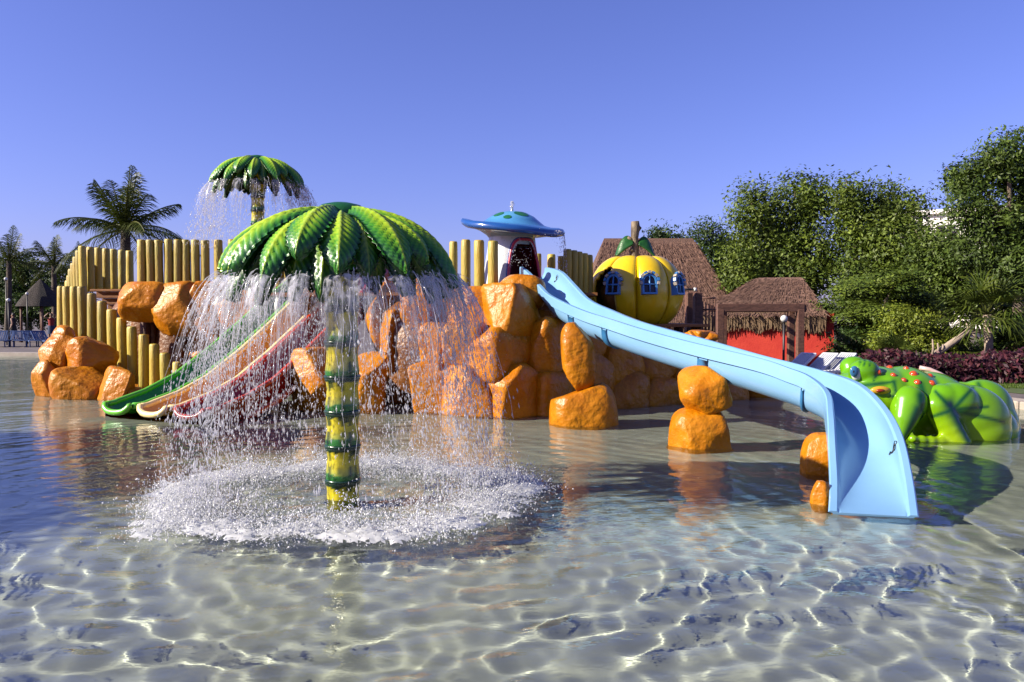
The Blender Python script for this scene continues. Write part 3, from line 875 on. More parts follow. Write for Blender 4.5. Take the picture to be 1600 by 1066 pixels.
def palm_fountain(label, base):
    t = thing('palm_fountain', label, 'fountain', base, 'palm shaped water fountains')
    r = random.Random(5)
    O = np.array(base)
    # trunk of flared segments
    z = -0.45; seg = 0.305; k = 0
    n = 28
    while z < 2.15:
        prof = [(0.150, 0.0), (0.152, 0.05), (0.142, 0.12), (0.138, 0.2), (0.146, 0.255), (0.158, 0.285), (0.150, 0.30)]
        V = []; C = []
        for (rr, h) in prof:
            for q in range(n):
                a = 2 * math.pi * q / n
                w = noise.noise(Vector((math.cos(a) * 2, math.sin(a) * 2, z + h)))
                V.append((O[0] + rr * (1 + 0.03 * w) * math.cos(a), O[1] + rr * (1 + 0.03 * w) * math.sin(a), O[2] + z + h))
        # denser rows for the painted drips
        P = np.array(V).reshape(len(prof), n, 3)
        rows = 20; hh = np.linspace(0, seg * 0.983, rows); ph = np.array([p[1] for p in prof])
        Q = np.zeros((rows, n, 3)); Cc = np.zeros((rows, n, 3))
        for q in range(n):
            for d in range(3): Q[:, q, d] = np.interp(hh, ph, P[:, q, d])
            a = 2 * math.pi * q / n
            d1 = 0.10 + 0.14 * max(0, noise.noise(Vector((math.cos(a) * 4, math.sin(a) * 4, k * 7.1)))) + 0.03 * r.random()
            d2 = 0.045 + 0.12 * max(0, noise.noise(Vector((math.cos(a) * 5, math.sin(a) * 5, k * 3.7 + 40))))
            for i in range(rows):
                h = hh[i] / seg
                y = np.array([0.66, 0.56, 0.015]); gr = np.array([0.03, 0.20, 0.03]); bk = np.array([0.008, 0.03, 0.012])
                c = y * (0.9 + 0.15 * math.sin(q * 1.7))
                lo = h / max(d1 / seg, 1e-3); up = (1 - h) / max(d2 / seg, 1e-3)
                if lo < 1: c = gr * (1 - lo) + c * lo if lo > 0.45 else gr * 0.8
                if up < 1: c = bk
                if h < 0.05: c = bk
                a3 = noise.noise(Vector((math.cos(a) * 6, math.sin(a) * 6, (z + h * seg) * 1.6 + 3 * k)))
                if a3 > 0.20 and (h < 0.45 or h > 0.58): c = c * 0.12 + gr * 0.15
                Cc[i, q] = c
        add('trunk_segment', Q.reshape(-1, 3), gridF(rows, n, False, True), M_trunk, t, True, Cc.reshape(-1, 3))
        V, Fs = lathe([(0.13, -0.012), (0.157, -0.010), (0.164, 0.003), (0.157, 0.018), (0.13, 0.02)], n, (O[0], O[1], O[2] + z + seg - 0.005))
        add('trunk_ring', V, Fs, M_trunk, t, True, np.tile(np.array([[0.008, 0.045, 0.018]]), (len(V), 1)))
        z += seg; k += 1
    # crown
    for i in range(LEAFN):
        th = 2 * math.pi * (i + 0.30) / LEAFN + r.uniform(-0.05, 0.05)
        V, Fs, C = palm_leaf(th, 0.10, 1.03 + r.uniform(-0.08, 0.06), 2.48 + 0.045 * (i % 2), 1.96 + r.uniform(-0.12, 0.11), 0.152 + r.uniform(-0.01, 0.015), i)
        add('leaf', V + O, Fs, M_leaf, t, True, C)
    for i in range(LEAFN):
        th = 2 * math.pi * (i + 0.80) / LEAFN + r.uniform(-0.06, 0.06)
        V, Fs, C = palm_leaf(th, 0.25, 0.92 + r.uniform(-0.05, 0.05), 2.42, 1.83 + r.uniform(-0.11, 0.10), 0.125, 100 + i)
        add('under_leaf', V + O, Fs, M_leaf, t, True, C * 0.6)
    V, Fs = lathe([(0.0, 0.10), (0.09, 0.095), (0.17, 0.075), (0.23, 0.03), (0.25, -0.03), (0.22, -0.06)], 26, (O[0], O[1], O[2] + 2.5))
    add('crown_cap', V, Fs, M_leaf, t, True, np.tile(np.array([[0.012, 0.10, 0.025]]), (len(V), 1)))
    return t
pf1 = palm_fountain('large palm shaped fountain with yellow banded trunk standing in the pool', (PALM.x, PALM.y, 0))
sb = W(403, 330, 17.9)
pf2 = thing('palm_fountain', 'smaller looking palm fountain rising behind the upper post fence', 'fountain', (sb.x, sb.y, 2.30), 'palm shaped water fountains')
_top = W(403, 243, 17.9).z
pf2.location.z = _top - 2.60
for ch in list(pf1.children):
    c = ch.copy(); COL.objects.link(c); c.parent = pf2
SMALL = Vector(pf2.location)

# ================================================================== MUSHROOM HOUSE
def mushroom():
    c = W(800, 480, 15.6); c.z = 1.99
    zc = W(800, 357, 15.6).z            # brim height
    t = thing('mushroom_house', 'blue capped mushroom house at the top of the blue slide', 'playhouse', c)
    n = 72
    prof = [(0.0, 0.33), (0.14, 0.32), (0.30, 0.285), (0.44, 0.21), (0.55, 0.125), (0.64, 0.065), (0.76, 0.055), (0.9, 0.07), (0.985, 0.055), (1.02, 0.0), (1.0, -0.055), (0.93, -0.085), (0.8, -0.075), (0.62, -0.085), (0.5, -0.13), (0.44, -0.2), (0.42, -0.34)]
    V = []; C = []
    def wave(a, rr):
        return (0.17 * max(0, -math.cos(a)) ** 1.5 - 0.10 * max(0, math.cos(a)) ** 3 - 0.15 * max(0, -math.sin(a)) ** 1.5 + 0.045 * math.sin(3 * a + 0.5)) * max(0, (rr - 0.5) / 0.5) 
    for i, (rr, z) in enumerate(prof):
        for q in range(n):
            a = 2 * math.pi * q / n
            r2 = rr * (1 + 0.05 * math.sin(3 * a + 1) * max(0, rr - 0.6))
            V.append((c.x + r2 * math.cos(a), c.y + r2 * math.sin(a), zc + z + wave(a, rr)))
            if i < 4: col = (0.13, 0.46, 0.82)
            elif i < 6: col = (0.10, 0.38, 0.76)
            elif i < 8: col = (0.05, 0.22, 0.62)
            elif i < 11: col = (0.02, 0.11, 0.42)
            elif i < 14: col = (0.46, 0.50, 0.55)
            else: col = (0.36, 0.55, 0.74)
            C.append(col)
    cap = add('cap', V, gridF(len(prof), n, False, True), M_cap, t, True, np.array(C))
    P = np.array([p[0] for p in prof[:6]]); Z = np.array([p[1] for p in prof[:6]])
    for (a0, r0, da, dr) in [(-2.3, 0.38, 0.30, 0.09), (-1.05, 0.36, 0.42, 0.11), (-1.75, 0.50, 0.16, 0.05), (0.4, 0.35, 0.3, 0.1), (1.9, 0.4, 0.3, 0.1), (3.0, 0.35, 0.3, 0.1)]:
        V = []; m1, m2 = 6, 18
        for i in range(m1):
            for j in range(m2):
                q = 2 * math.pi * j / m2; f = i / (m1 - 1)
                a = a0 + da * f * math.cos(q); rr = r0 + dr * f * math.sin(q)
                V.append((c.x + rr * math.cos(a), c.y + rr * math.sin(a), zc + float(np.interp(rr, P, Z)) + 0.012 - 0.008 * f))
        add('spot', V, gridF(m1, m2, False, True), M_spot, cap)
    # stalk: flared shell with an arched doorway facing the slide
    z0, z1 = 1.92, zc - 0.12
    rows, cols = 30, 96
    def rad(h): return 0.44 + 0.20 * (1 - h) ** 1.6 + 0.03 * math.sin(3 * h)
    door_c, door_w, door_h = R(-56), R(40), 0.90
    keep = lambda a, h: not (abs((a - door_c + math.pi) % (2 * math.pi) - math.pi) < door_w * math.sqrt(max(0, 1 - (h / door_h) ** 4)) )
    for nm, off_, mt in (('stalk', 0.0, M_white), ('lining', -0.045, M_inner)):
        V = []
        for i in range(rows):
            h = i / (rows - 1)
            for q in range(cols):
                a = 2 * math.pi * q / cols
                V.append((c.x + (rad(h) + off_) * math.cos(a), c.y + (rad(h) + off_) * math.sin(a), z0 + (z1 - z0) * h))
        Fs = []
        for i in range(rows - 1):
            for q in range(cols):
                a = 2 * math.pi * (q + 0.5) / cols; h = (i + 0.5) / (rows - 1)
                if keep(a, h):
                    q2 = (q + 1) % cols
                    Fs.append((i * cols + q, i * cols + q2, (i + 1) * cols + q2, (i + 1) * cols + q))
        add(nm, V, Fs, mt, t)
    # doorway trim
    for off_, mt, rr, nm in ((0.0, M_pink, 0.030, 'door_trim'), (0.04, M_navy, 0.022, 'door_frame')):
        pts = []
        for k in range(33):
            q = math.pi * k / 32
            a = door_c - (door_w + R(1) + off_ * 1.6) * math.copysign(abs(math.cos(q)) ** 0.5, math.cos(q)); h = door_h * math.sin(q) ** 0.5 + off_ * 0.5 * math.sin(q)
            h = min(h, 0.97)
            pts.append((c.x + (rad(h) - 0.01) * math.cos(a), c.y + (rad(h) - 0.01) * math.sin(a), z0 + (z1 - z0) * h))
        V, Fs = tube(pts, rr, 8); add(nm, V, Fs, mt, t)
    V, Fs = lathe([(0.02, -0.05), (0.03, 0.0), (0.02, 0.06), (0.0, 0.06)], 10, (c.x, c.y, zc + 0.33)); add('spout', V, Fs, M_cap, t, True, np.tile(np.array([[.5, .6, .7]]), (len(V), 1)))
    return c, zc
MC, MZ = mushroom()

# ================================================================== PUMPKIN HOUSE
def pumpkin():
    d = 17.2
    c = W(994, 457, d); Rr = 75 / ppm(d); H = 60 / ppm(d)
    t = thing('pumpkin_house', 'yellow ribbed pumpkin house with blue arched windows', 'playhouse', (c.x, c.y, c.z - H))
    nl = 8; rot = R(-98)
    def surf(a, ph, off_=0.0):
        lob = abs(math.sin((a - rot) * nl / 2)) ** 0.55
        s = math.sin(ph)
        r0 = Rr * (s ** 0.82) * (0.885 + 0.115 * lob) + off_
        z = H * math.cos(ph) * (1 - 0.22 * math.exp(-(s / 0.30) ** 2)) + 0.05 * lob * (1 if ph < 1.57 else -1) * (1 - s)
        return Vector((c.x + r0 * math.cos(a), c.y + r0 * math.sin(a), c.z + z))
    rows, per = 44, 12
    da = R(-142); dw = R(16)
    for l in range(nl):
        V = []; Fs = []
        for i in range(rows):
            ph = 0.03 + (math.pi - 0.06) * i / (rows - 1)
            for j in range(per + 1): V.append(surf(rot + 2 * math.pi * (l + j / per) / nl, ph))
        for i in range(rows - 1):
            for j in range(per):
                a = rot + 2 * math.pi * (l + (j + 0.5) / per) / nl; ph = (i + .5) / (rows - 1) * math.pi
                dd = abs((a - da + math.pi) % (2 * math.pi) - math.pi)
                hgt = c.z + H * math.cos(ph)
                if ph > 0.85 and ph < 2.5 and dd < dw * math.sqrt(max(0, min(1, (ph - 0.85) / 0.5))): continue
                b = i * (per + 1) + j
                Fs.append((b, b + per + 1, b + per + 2, b + 1))
        o = add('rib', V, Fs, M_yellow, t)
        md = o.modifiers.new('thickness', 'SOLIDIFY'); md.thickness = 0.05; md.offset = -1
    # dark core seen through the doorway
    V, Fs = lathe([(0.05, H * 0.8), (Rr * 0.6, H * 0.6), (Rr * 0.78, 0), (Rr * 0.6, -H * 0.7), (0.05, -H * 0.85)], 24, c)
    add('lining', V, Fs, M_pdark, t)
    # windows
    for (px, py) in [(959, 447), (1014, 448), (1059, 450), ]:
        a = None
        best = 9
        tgt = W(px, py, d)
        for ai in range(0, 360, 1):
            q = R(ai)
            s = surf(q, 1.42)
            if s.y > c.y + 0.1 * Rr: continue
            e = abs(800 + (s.x / s.y) * F - px)
            if e < best: best = e; a = q
        if a is None: a = R(-20)
        win(t, surf, a, 1.42)
    for a in (R(30), R(80)): win(t, surf, a, 1.42)
    # stem
    top = Vector((c.x, c.y, c.z + H * 0.80))
    tp = [top + Vector((0.0, 0, -0.05)), top + Vector((-0.05, 0.0, 0.16)), top + Vector((-0.02, 0, 0.32)), top + Vector((-0.04, 0, 0.50)), top + Vector((-0.02, 0, 0.72)), top + Vector((-0.03, 0, 0.86))]
    V, Fs = tube(tp, [0.13, 0.105, 0.085, 0.08, 0.10, 0.085], 10); stem = add('stem', V, Fs, M_bark, t)
    for (p0, dv) in ((0.40, (-0.16, -0.05, 0.12)), (0.20, (-0.10, -0.10, 0.05)), (0.62, (0.12, -0.03, 0.12))):
        b = top + Vector((-0.03, 0, p0)); V, Fs = tube([b, b + Vector(dv) * 0.6, b + Vector(dv)], [0.05, 0.045, 0.03], 8); add('twig', V, Fs, M_bark, stem)
    for sgn in (-1, 1):
        V = []; nu, nv = 16, 7
        for i in range(nu):
            s = i / (nu - 1)
            for j in range(nv):
                v = -1 + 2 * j / (nv - 1)
                wv = 0.15 * math.sin(math.pi * (0.06 + 0.94 * s)) ** 0.7
                V.append((top.x - 0.02 + sgn * (0.06 + 0.36 * s), top.y - 0.05 + v * 0.06, top.z + 0.42 + 0.05 * math.sin(3 * s) - 0.30 * s * s + v * wv * 0.95 - 0.02 * abs(v)))
        o = add('stem_leaf', V, gridF(nu, nv), M_leafd, t); md = o.modifiers.new('thickness', 'SOLIDIFY'); md.thickness = 0.025
def win(t, surf, a, ph):
    p = surf(a, ph, 0.0)
    e = 0.02
    ta = (surf(a + e, ph) - surf(a - e, ph)); 
    nn = Vector((math.cos(a), math.sin(a), 0.0)); rt = Vector((-math.sin(a), math.cos(a), 0)); up = Vector((0, 0, 1))
    lean = (surf(a, ph - 0.25) - surf(a, ph + 0.25)).normalized()
    up = lean; nn = rt.cross(up).normalized()
    p = p + nn * 0.012
    w, h = 0.155, 0.20
    def at(x, y, o=0.0): return p + rt * x + up * y + nn * o
    # outline: rectangle with arched head
    def outline(ww, hh, m=12):
        return [(-ww, -hh)] + [(ww, -hh)] + [(ww * math.cos(q), hh * 0.35 + ww * 1.0 * math.sin(q)) for q in np.linspace(0, math.pi, m)]
    o1 = outline(w, h); o2 = outline(w - 0.038, h - 0.035)
    V = [at(x, y, 0.045) for x, y in o1] + [at(x, y, 0.045) for x, y in o2] + [at(x, y, -0.10) for x, y in o1] + [at(x, y, 0.0) for x, y in o2]
    m = len(o1); Fs = []
    for i in range(m):
        k2 = (i + 1) % m
        Fs += [(i, k2, m + k2, m + i), (k2, i, 2 * m + i, 2 * m + k2), (m + i, m + k2, 3 * m + k2, 3 * m + i)]
    fr = add('window', V, Fs, M_wblue, t, False)
    add('pane', [at(x, y, 0.006) for x, y in o2], [tuple(range(m))], M_pane, fr, False)
    for (x0, y0, x1, y1) in ((0, -h + 0.03, 0, h * 0.35 + w - 0.04), (-w + 0.03, 0.0, w - 0.03, 0.0)):
        V, Fs = tube([at(x0, y0, 0.03), at(x1, y1, 0.03)], 0.018, 6); add('glazing_bar', V, Fs, M_wblue, fr)
    for k in range(9):
        q = -0.25 + (math.pi + 0.5) * k / 8
        ww = w + 0.03
        c = at(ww * math.cos(q), h * 0.35 + ww * math.sin(q), 0.04)
        if k in (0, 2, 4, 6, 8):
            mb = MB(); V, Fs = box((0, 0, 0), (0.055, 0.075, 0.05)); rot = Matrix((rt, nn, up)).transposed() @ Matrix.Rotation(-(q - math.pi / 2), 3, 'Y')
            V = [c + rot @ Vector((v[0] * 1.1, v[1], v[2])) for v in V]
            add('arch_stone', V, Fs, M_brick, fr, False)
        else:
            V, Fs = box((0, 0, 0), (0.06, 0.06, 0.045)); rot = Matrix((rt, nn, up)).transposed() @ Matrix.Rotation(-(q - math.pi / 2), 3, 'Y')
            V = [c + rot @ Vector((v[0] * 1.1, v[1], v[2])) for v in V]
            add('arch_stone', V, Fs, M_wblue, fr, False)
pumpkin()

# ================================================================== FROG SLIDE
def blob(ells, voxel=0.035, smooth=6, name='blob'):
    bm = bmesh.new()
    D, Fc = ico(4)
    for (c, r, rot) in ells:
        P = D * np.array(r)
        P = P @ np.array(Matrix.Rotation(rot, 3, 'Y')).T + np.array(c)
        vs = [bm.verts.new(p) for p in P]
        for f in Fc: bm.faces.new([vs[i] for i in f])
    me = bpy.data.meshes.new(name); bm.to_mesh(me); bm.free()
    o = bpy.data.objects.new(name, me); COL.objects.link(o)
    m = o.modifiers.new('r', 'REMESH'); m.mode = 'VOXEL'; m.voxel_size = voxel
    s = o.modifiers.new('s', 'SMOOTH'); s.iterations = smooth; s.factor = 0.5
    dg = bpy.context.evaluated_depsgraph_get()
    ev = o.evaluated_get(dg); m2 = ev.to_mesh()
    V = np.array([v.co[:] for v in m2.vertices]); Fs = [tuple(p.vertices) for p in m2.polygons]
    ev.to_mesh_clear(); bpy.data.objects.remove(o); bpy.data.meshes.remove(me)
    return V, Fs
def frog():
    base = G(1460, 690)
    t = thing('frog_slide', 'big green frog statue slide with orange warts at the right of the pool', 'frog statue', (base.x, base.y + 0.5, 0))
    def E(px, py, d, rx, ry, rd, rot=0.0):
        p = W(px, py, d); return (tuple(p), (rx / ppm(d), rd, ry / ppm(d)), rot)
    def seg(a, b, d, r0, r1, rd=None, n=6, d2=None):
        return [E(a[0] + (b[0] - a[0]) * i / (n - 1), a[1] + (b[1] - a[1]) * i / (n - 1), d + ((d2 if d2 is not None else d) - d) * i / (n - 1), r0 + (r1 - r0) * i / (n - 1), r0 + (r1 - r0) * i / (n - 1), (r0 + (r1 - r0) * i / (n - 1)) / ppm(d)) for i in range(n)]
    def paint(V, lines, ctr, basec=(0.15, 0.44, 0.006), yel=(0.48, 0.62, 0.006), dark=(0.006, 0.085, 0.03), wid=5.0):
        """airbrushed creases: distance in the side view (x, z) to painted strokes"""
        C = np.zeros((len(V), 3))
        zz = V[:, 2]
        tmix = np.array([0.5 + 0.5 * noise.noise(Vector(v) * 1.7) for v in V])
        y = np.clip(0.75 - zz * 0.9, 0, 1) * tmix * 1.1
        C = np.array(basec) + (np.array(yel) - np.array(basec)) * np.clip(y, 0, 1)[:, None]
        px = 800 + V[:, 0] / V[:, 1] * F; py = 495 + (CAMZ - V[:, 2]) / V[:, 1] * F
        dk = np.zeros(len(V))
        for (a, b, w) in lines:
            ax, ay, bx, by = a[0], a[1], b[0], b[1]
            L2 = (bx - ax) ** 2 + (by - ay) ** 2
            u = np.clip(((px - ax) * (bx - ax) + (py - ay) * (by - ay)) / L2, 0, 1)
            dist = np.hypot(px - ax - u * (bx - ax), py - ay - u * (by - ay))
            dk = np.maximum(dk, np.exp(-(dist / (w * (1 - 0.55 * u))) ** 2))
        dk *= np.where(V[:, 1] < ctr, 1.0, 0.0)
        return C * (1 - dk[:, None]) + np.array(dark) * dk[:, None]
    body = [E(1345, 610, 10.95, 44, 32, 0.50), E(1372, 612, 10.95, 46, 40, 0.60), E(1410, 622, 10.95, 52, 50, 0.66), E(1450, 634, 11.0, 56, 54, 0.68), E(1490, 648, 11.0, 58, 50, 0.66), E(1528, 668, 11.0, 50, 42, 0.6),
            E(1350, 580, 10.68, 24, 19, 0.17), E(1334, 574, 11.3, 22, 18, 0.17), E(1372, 608, 10.52, 25, 14, 0.12), E(1345, 622, 10.7, 40, 22, 0.3), E(1400, 690, 11.0, 40, 60, 0.5), E(1450, 700, 11.0, 60, 60, 0.55)]
    V, Fs = blob(body, 0.034, 7)
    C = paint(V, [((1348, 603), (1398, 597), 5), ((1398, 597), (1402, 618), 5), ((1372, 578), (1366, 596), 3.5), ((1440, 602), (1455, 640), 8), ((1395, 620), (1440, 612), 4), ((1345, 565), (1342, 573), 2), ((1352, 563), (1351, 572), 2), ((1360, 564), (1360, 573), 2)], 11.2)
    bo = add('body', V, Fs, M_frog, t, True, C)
    bvh = BVHTree.FromPolygons([Vector(v) for v in V], Fs)
    near = [E(1518, 652, 10.58, 60, 50, 0.36, 0.42), E(1528, 672, 10.58, 48, 40, 0.36), E(1472, 624, 10.42, 29, 25, 0.22), E(1490, 630, 10.45, 38, 33, 0.27)] + seg((1464, 634), (1498, 695), 10.32, 21, 20, d2=10.25) + seg((1496, 697), (1426, 686), 10.25, 14, 8, d2=10.15)
    V2, F2 = blob(near, 0.026, 10)
    cc = (1491, 641)
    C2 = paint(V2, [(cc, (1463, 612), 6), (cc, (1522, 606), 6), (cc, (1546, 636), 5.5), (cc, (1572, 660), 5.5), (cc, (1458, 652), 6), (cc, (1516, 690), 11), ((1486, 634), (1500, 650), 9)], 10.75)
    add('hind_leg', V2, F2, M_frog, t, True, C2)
    farl = [E(1530, 648, 11.55, 52, 56, 0.34, 0.35), E(1552, 668, 11.5, 38, 44, 0.32), E(1500, 634, 11.6, 34, 38, 0.26)]
    V3, F3 = blob(farl, 0.034, 5)
    add('hind_leg', V3, F3, M_frog, t, True, paint(V3, [((1520, 620), (1580, 660), 4), ((1530, 600), (1555, 640), 4)], 20))
    fl = seg((1420, 630), (1413, 655), 10.40, 28, 20, d2=10.3) + seg((1413, 655), (1404, 688), 10.3, 20, 9, d2=10.22) + seg((1404, 690), (1388, 690), 10.2, 9, 7)
    V4, F4 = blob(fl, 0.024, 4)
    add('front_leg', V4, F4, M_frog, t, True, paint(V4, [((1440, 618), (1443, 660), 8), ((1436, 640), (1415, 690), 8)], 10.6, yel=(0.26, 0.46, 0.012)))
    # warts, eye, mouth placed on the skin
    def hit(px, py, B=bvh):
        h = B.ray_cast(CAM, ray(px, py).normalized())
        return (h[0], h[1]) if h[0] is not None else (W(px, py, 10.6), Vector((0, -1, 0.3)))
    for (px, py, rp) in [(1374, 582, 5.0), (1390, 574.5, 6.2), (1396, 586, 5.2), (1416, 575.5, 5.0), (1413, 594, 5.2), (1427.5, 584, 7.0), (1433.5, 597, 5.8), (1454, 587, 5.0), (1457, 599, 6.4)]:
        p, nn = hit(px, py); D, Fc = ico(3); r = 0.82 * rp / ppm(p.y)
        q = Vector((0, 0, 1)).rotation_difference(nn).to_matrix()
        P = (D * np.array([r, r, r * 0.75])) @ np.array(q).T + np.array(p)
        add('wart', P, Fc, M_wart, t)
        V5, F5 = lathe([(r * 0.85, 0.0), (r * 0.98, 0.010), (r * 1.1, 0.0), (r * 1.1, -0.02)], 16)
        P5 = np.array(V5) @ np.array(q).T + np.array(p)
        add('wart_ring', P5, F5, M_red, t)
    p, nn = hit(1337, 583)
    D, Fc = ico(3); 
    ev = add('eye', D * np.array([0.07, 0.05, 0.095]) + np.array(p + Vector((0.015, 0.01, -0.01))), Fc, M_eyew, t)
    pu = p + Vector((-0.03, -0.028, 0.022))
    add('pupil', D * np.array([0.058, 0.028, 0.075]) + np.array(pu), Fc, M_eyeb, ev)
    add('pupil', D * np.array([0.02, 0.012, 0.03]) + np.array(pu + Vector((-0.015, -0.016, 0))), Fc, M_black, ev)
    p, nn = hit(1376, 610)
    D, Fc = ico(3)
    mo = add('mouth_corner', D * np.array([0.13, 0.05, 0.055]) + np.array(p), Fc, pm('mouth_yellow', (0.75, 0.42, 0.03), rough=0.3), t)
    add('mouth_hole', D * np.array([0.06, 0.035, 0.026]) + np.array(p + Vector((-0.02, -0.035, -0.002))), Fc, pm('mouth_red', (0.32, 0.03, 0.01), rough=0.3), mo)
    pts = [W(1440, 571, 11.1), W(1456, 574, 11.05), W(1472, 581, 11.0), W(1486, 589, 10.95), W(1498, 598, 10.9), W(1512, 610, 10.9)]
    for dy in (0.06,):
        V, Fs2 = tube([q + Vector((0, dy, -0.035)) for q in pts], 0.03, 8); add('slide_rim', V, Fs2, M_pinkw, t)
frog()

# ================================================================== BACKGROUND: huts, pergola, lamps, loungers, building
def hip_roof(name, rx0, rx1, ry, rz, ex0, ex1, ey0, ey1, ez, mat, parent, res=14, bulge=0.10):
    """thatched hip roof with slightly sagging faces"""
    A, B = Vector((rx0, ry, rz)), Vector((rx1, ry, rz))
    c = [Vector((ex0, ey0, ez)), Vector((ex1, ey0, ez)), Vector((ex1, ey1, ez)), Vector((ex0, ey1, ez))]
    mb = MB()
    for (p0, p1, q0, q1) in ((c[0], c[1], A, B), (c[1], c[2], B, B), (c[2], c[3], B, A), (c[3], c[0], A, A)):
        V = []
        n = (p1 - p0).cross(q0 - p0).normalized()
        for i in range(res):
            s = i / (res - 1)
            for j in range(res * 2):
                u = j / (res * 2 - 1)
                p = p0.lerp(p1, u).lerp(q0.lerp(q1, u), s)
                edge = min(1, 6 * s) * min(1, 6 * (1 - s)) * min(1, 8 * u) * min(1, 8 * (1 - u))
                p = p + n * (edge * (0.05 * noise.noise(p * 1.7) + 0.035 * noise.noise(p * 5)) - bulge * math.sin(math.pi * s) * edge * 0.6)
                V.append(p)
        mb.put(V, gridF(res, res * 2))
    o = mb.build(name, mat, parent)
    return o
def thatch_blades(parent, p0, p1, q0, q1, n, mat, seed):
    r = random.Random(seed); mb = MB(); p0, p1, q0, q1 = map(Vector, (p0, p1, q0, q1))
    nn = (p1 - p0).cross(q0 - p0).normalized()
    if nn.z < 0: nn = -nn
    for i in range(n):
        u, s = r.random(), r.uniform(0.02, 0.98)
        a = p0.lerp(p1, u).lerp(q0.lerp(q1, u), s); dn = (p0.lerp(p1, u) - q0.lerp(q1, u)).normalized(); sd = dn.cross(nn).normalized()
        L = r.uniform(0.18, 0.42); w = r.uniform(0.008, 0.02); dn = (dn + sd * r.uniform(-.15, .15)).normalized()
        b = a + dn * L + nn * r.uniform(0.02, 0.09)
        a = a + nn * 0.01
        mb.put([a - sd * w, a + sd * w, b + sd * w * .4, b - sd * w * .4], [(0, 1, 2, 3)])
    o = mb.build('thatch_straw', mat, parent, False); tag(o, kind='stuff')
def fringe(parent, p0, p1, drop, n, mat, seed=0, name='thatch_fringe'):
    r = random.Random(seed); mb = MB()
    p0, p1 = Vector(p0), Vector(p1); out = (p1 - p0).cross(Vector((0, 0, 1))).normalized()
    for i in range(n):
        a = p0.lerp(p1, r.random()) + out * r.uniform(-0.10, 0.02)
        w = r.uniform(0.015, 0.04); L = drop * r.uniform(0.55, 1.1) * (1 + 0.25 * noise.noise(a * 3)); t = (p1 - p0).normalized()
        b = a + Vector((r.uniform(-.05, .05), r.uniform(-.05, .05), -L))
        mb.put([a - t * w + Vector((0, 0, .05)), a + t * w + Vector((0, 0, .05)), b + t * w * 0.3, b - t * w * 0.3], [(0, 1, 2, 3)])
    o = mb.build(name, mat, parent, False); tag(o, kind='stuff')
    return o
M_straw = pm('straw', (0.15, 0.072, 0.048), (0.36, 0.20, 0.14), 3, 0.9, stretch=(2, 2, 2))
# large hut behind the pumpkin
bh = thing('thatched_hut', 'large hut with steep reddish brown thatch behind the pumpkin', 'hut', (5.6, 31, 0.1))
a, b = W(944, 374, 32), W(1082, 371, 32)
ec = W(1166, 505, 29)
hip_roof('roof', a.x, b.x, 32, (a.z + b.z) / 2, a.x - (ec.x - b.x) * 1.0, ec.x, 29, 35, ec.z, M_thatch, bh, 18)
thatch_blades(bh, (a.x - (ec.x - b.x), 29, ec.z), (ec.x, 29, ec.z), (a.x, 32, a.z), (b.x, 32, a.z), 9000, M_straw, 5)
thatch_blades(bh, (ec.x, 29, ec.z), (ec.x, 35, ec.z), (b.x, 32, a.z), (b.x, 32, a.z), 5000, M_straw, 6)
fringe(bh, (a.x - 1.5, 28.98, ec.z), (ec.x, 28.98, ec.z), 0.4, 500, M_fringe, 1)
for x in np.linspace(a.x - 0.9, ec.x - 0.5, 6):
    V, Fs = tube([(x, 29.4, 0.05), (x, 29.4, ec.z + 0.2)], 0.09, 10); add('hut_post', V, Fs, M_wood, bh)
V, Fs = box(((a.x + b.x) / 2, 32, 0.75), (b.x - a.x + 1.6, 3.4, 1.4)); add('wall', V, Fs, M_redw, bh, False)
# small red hut
sh = thing('thatched_hut', 'small red walled hut with thatched roof behind the pergola', 'hut', (7.7, 24.5, 0.1))
a, b = W(1176, 434, 25.2), W(1238, 434, 25.2)
l, r_ = W(1112, 491, 23.2), W(1305, 491, 23.2)
hip_roof('roof', a.x, b.x, 25.2, a.z, l.x, r_.x, 23.2, 27.2, l.z, M_thatch, sh, 16)
thatch_blades(sh, (l.x, 23.2, l.z), (r_.x, 23.2, l.z), (a.x, 25.2, a.z), (b.x, 25.2, a.z), 7000, M_straw, 7)
thatch_blades(sh, (l.x, 27.2, l.z), (l.x, 23.2, l.z), (a.x, 25.2, a.z), (a.x, 25.2, a.z), 2500, M_straw, 8)
fringe(sh, (l.x, 23.18, l.z), (r_.x, 23.18, l.z), 0.50, 900, M_fringe, 2)
fringe(sh, (r_.x + .02, 23.2, l.z), (r_.x + .02, 27.2, l.z), 0.45, 300, M_fringe, 3)
wl, wr = W(1132, 560, 23.9), W(1301, 560, 23.9)
V, Fs = box(((wl.x + wr.x) / 2, 25.1, 0.9), (wr.x - wl.x, 3.5, 1.66)); add('wall', V, Fs, M_redw, sh, False)
sh.rotation_euler = (0, 0, R(-16))
# pergola in front of it
pg = thing('pergola', 'dark brown timber pergola in front of the red hut', 'pergola', (7.0, 20.5, 0.1))
def beam(p, q, w, h, name='beam', mat=None, parent=None):
    p, q = Vector(p), Vector(q); c = (p + q) / 2; v = q - p
    bevel_box(name, c, (v.length, w, h), math.atan2(v.y, v.x), mat or M_wood, parent or pg, 0.012)
bz = W(1185, 481, 20).z
xl, xr = W(1120, 481, 20).x, W(1256, 481, 20).x
beam((xl, 20, bz), (xr, 20, bz), 0.14, 0.20)
beam((xl + 0.3, 22.2, bz), (xr + 0.75, 22.2, bz), 0.14, 0.20)
for x in np.linspace(xl + 0.1, xr - 0.07, 5): beam((x, 20.08, bz + 0.03), (x + 0.45, 22.15, bz + 0.03), 0.09, 0.12, 'rafter')
beam((xr, 20.0, bz + 0.003), (xr + 0.5, 22.2, bz + 0.003), 0.13, 0.22)
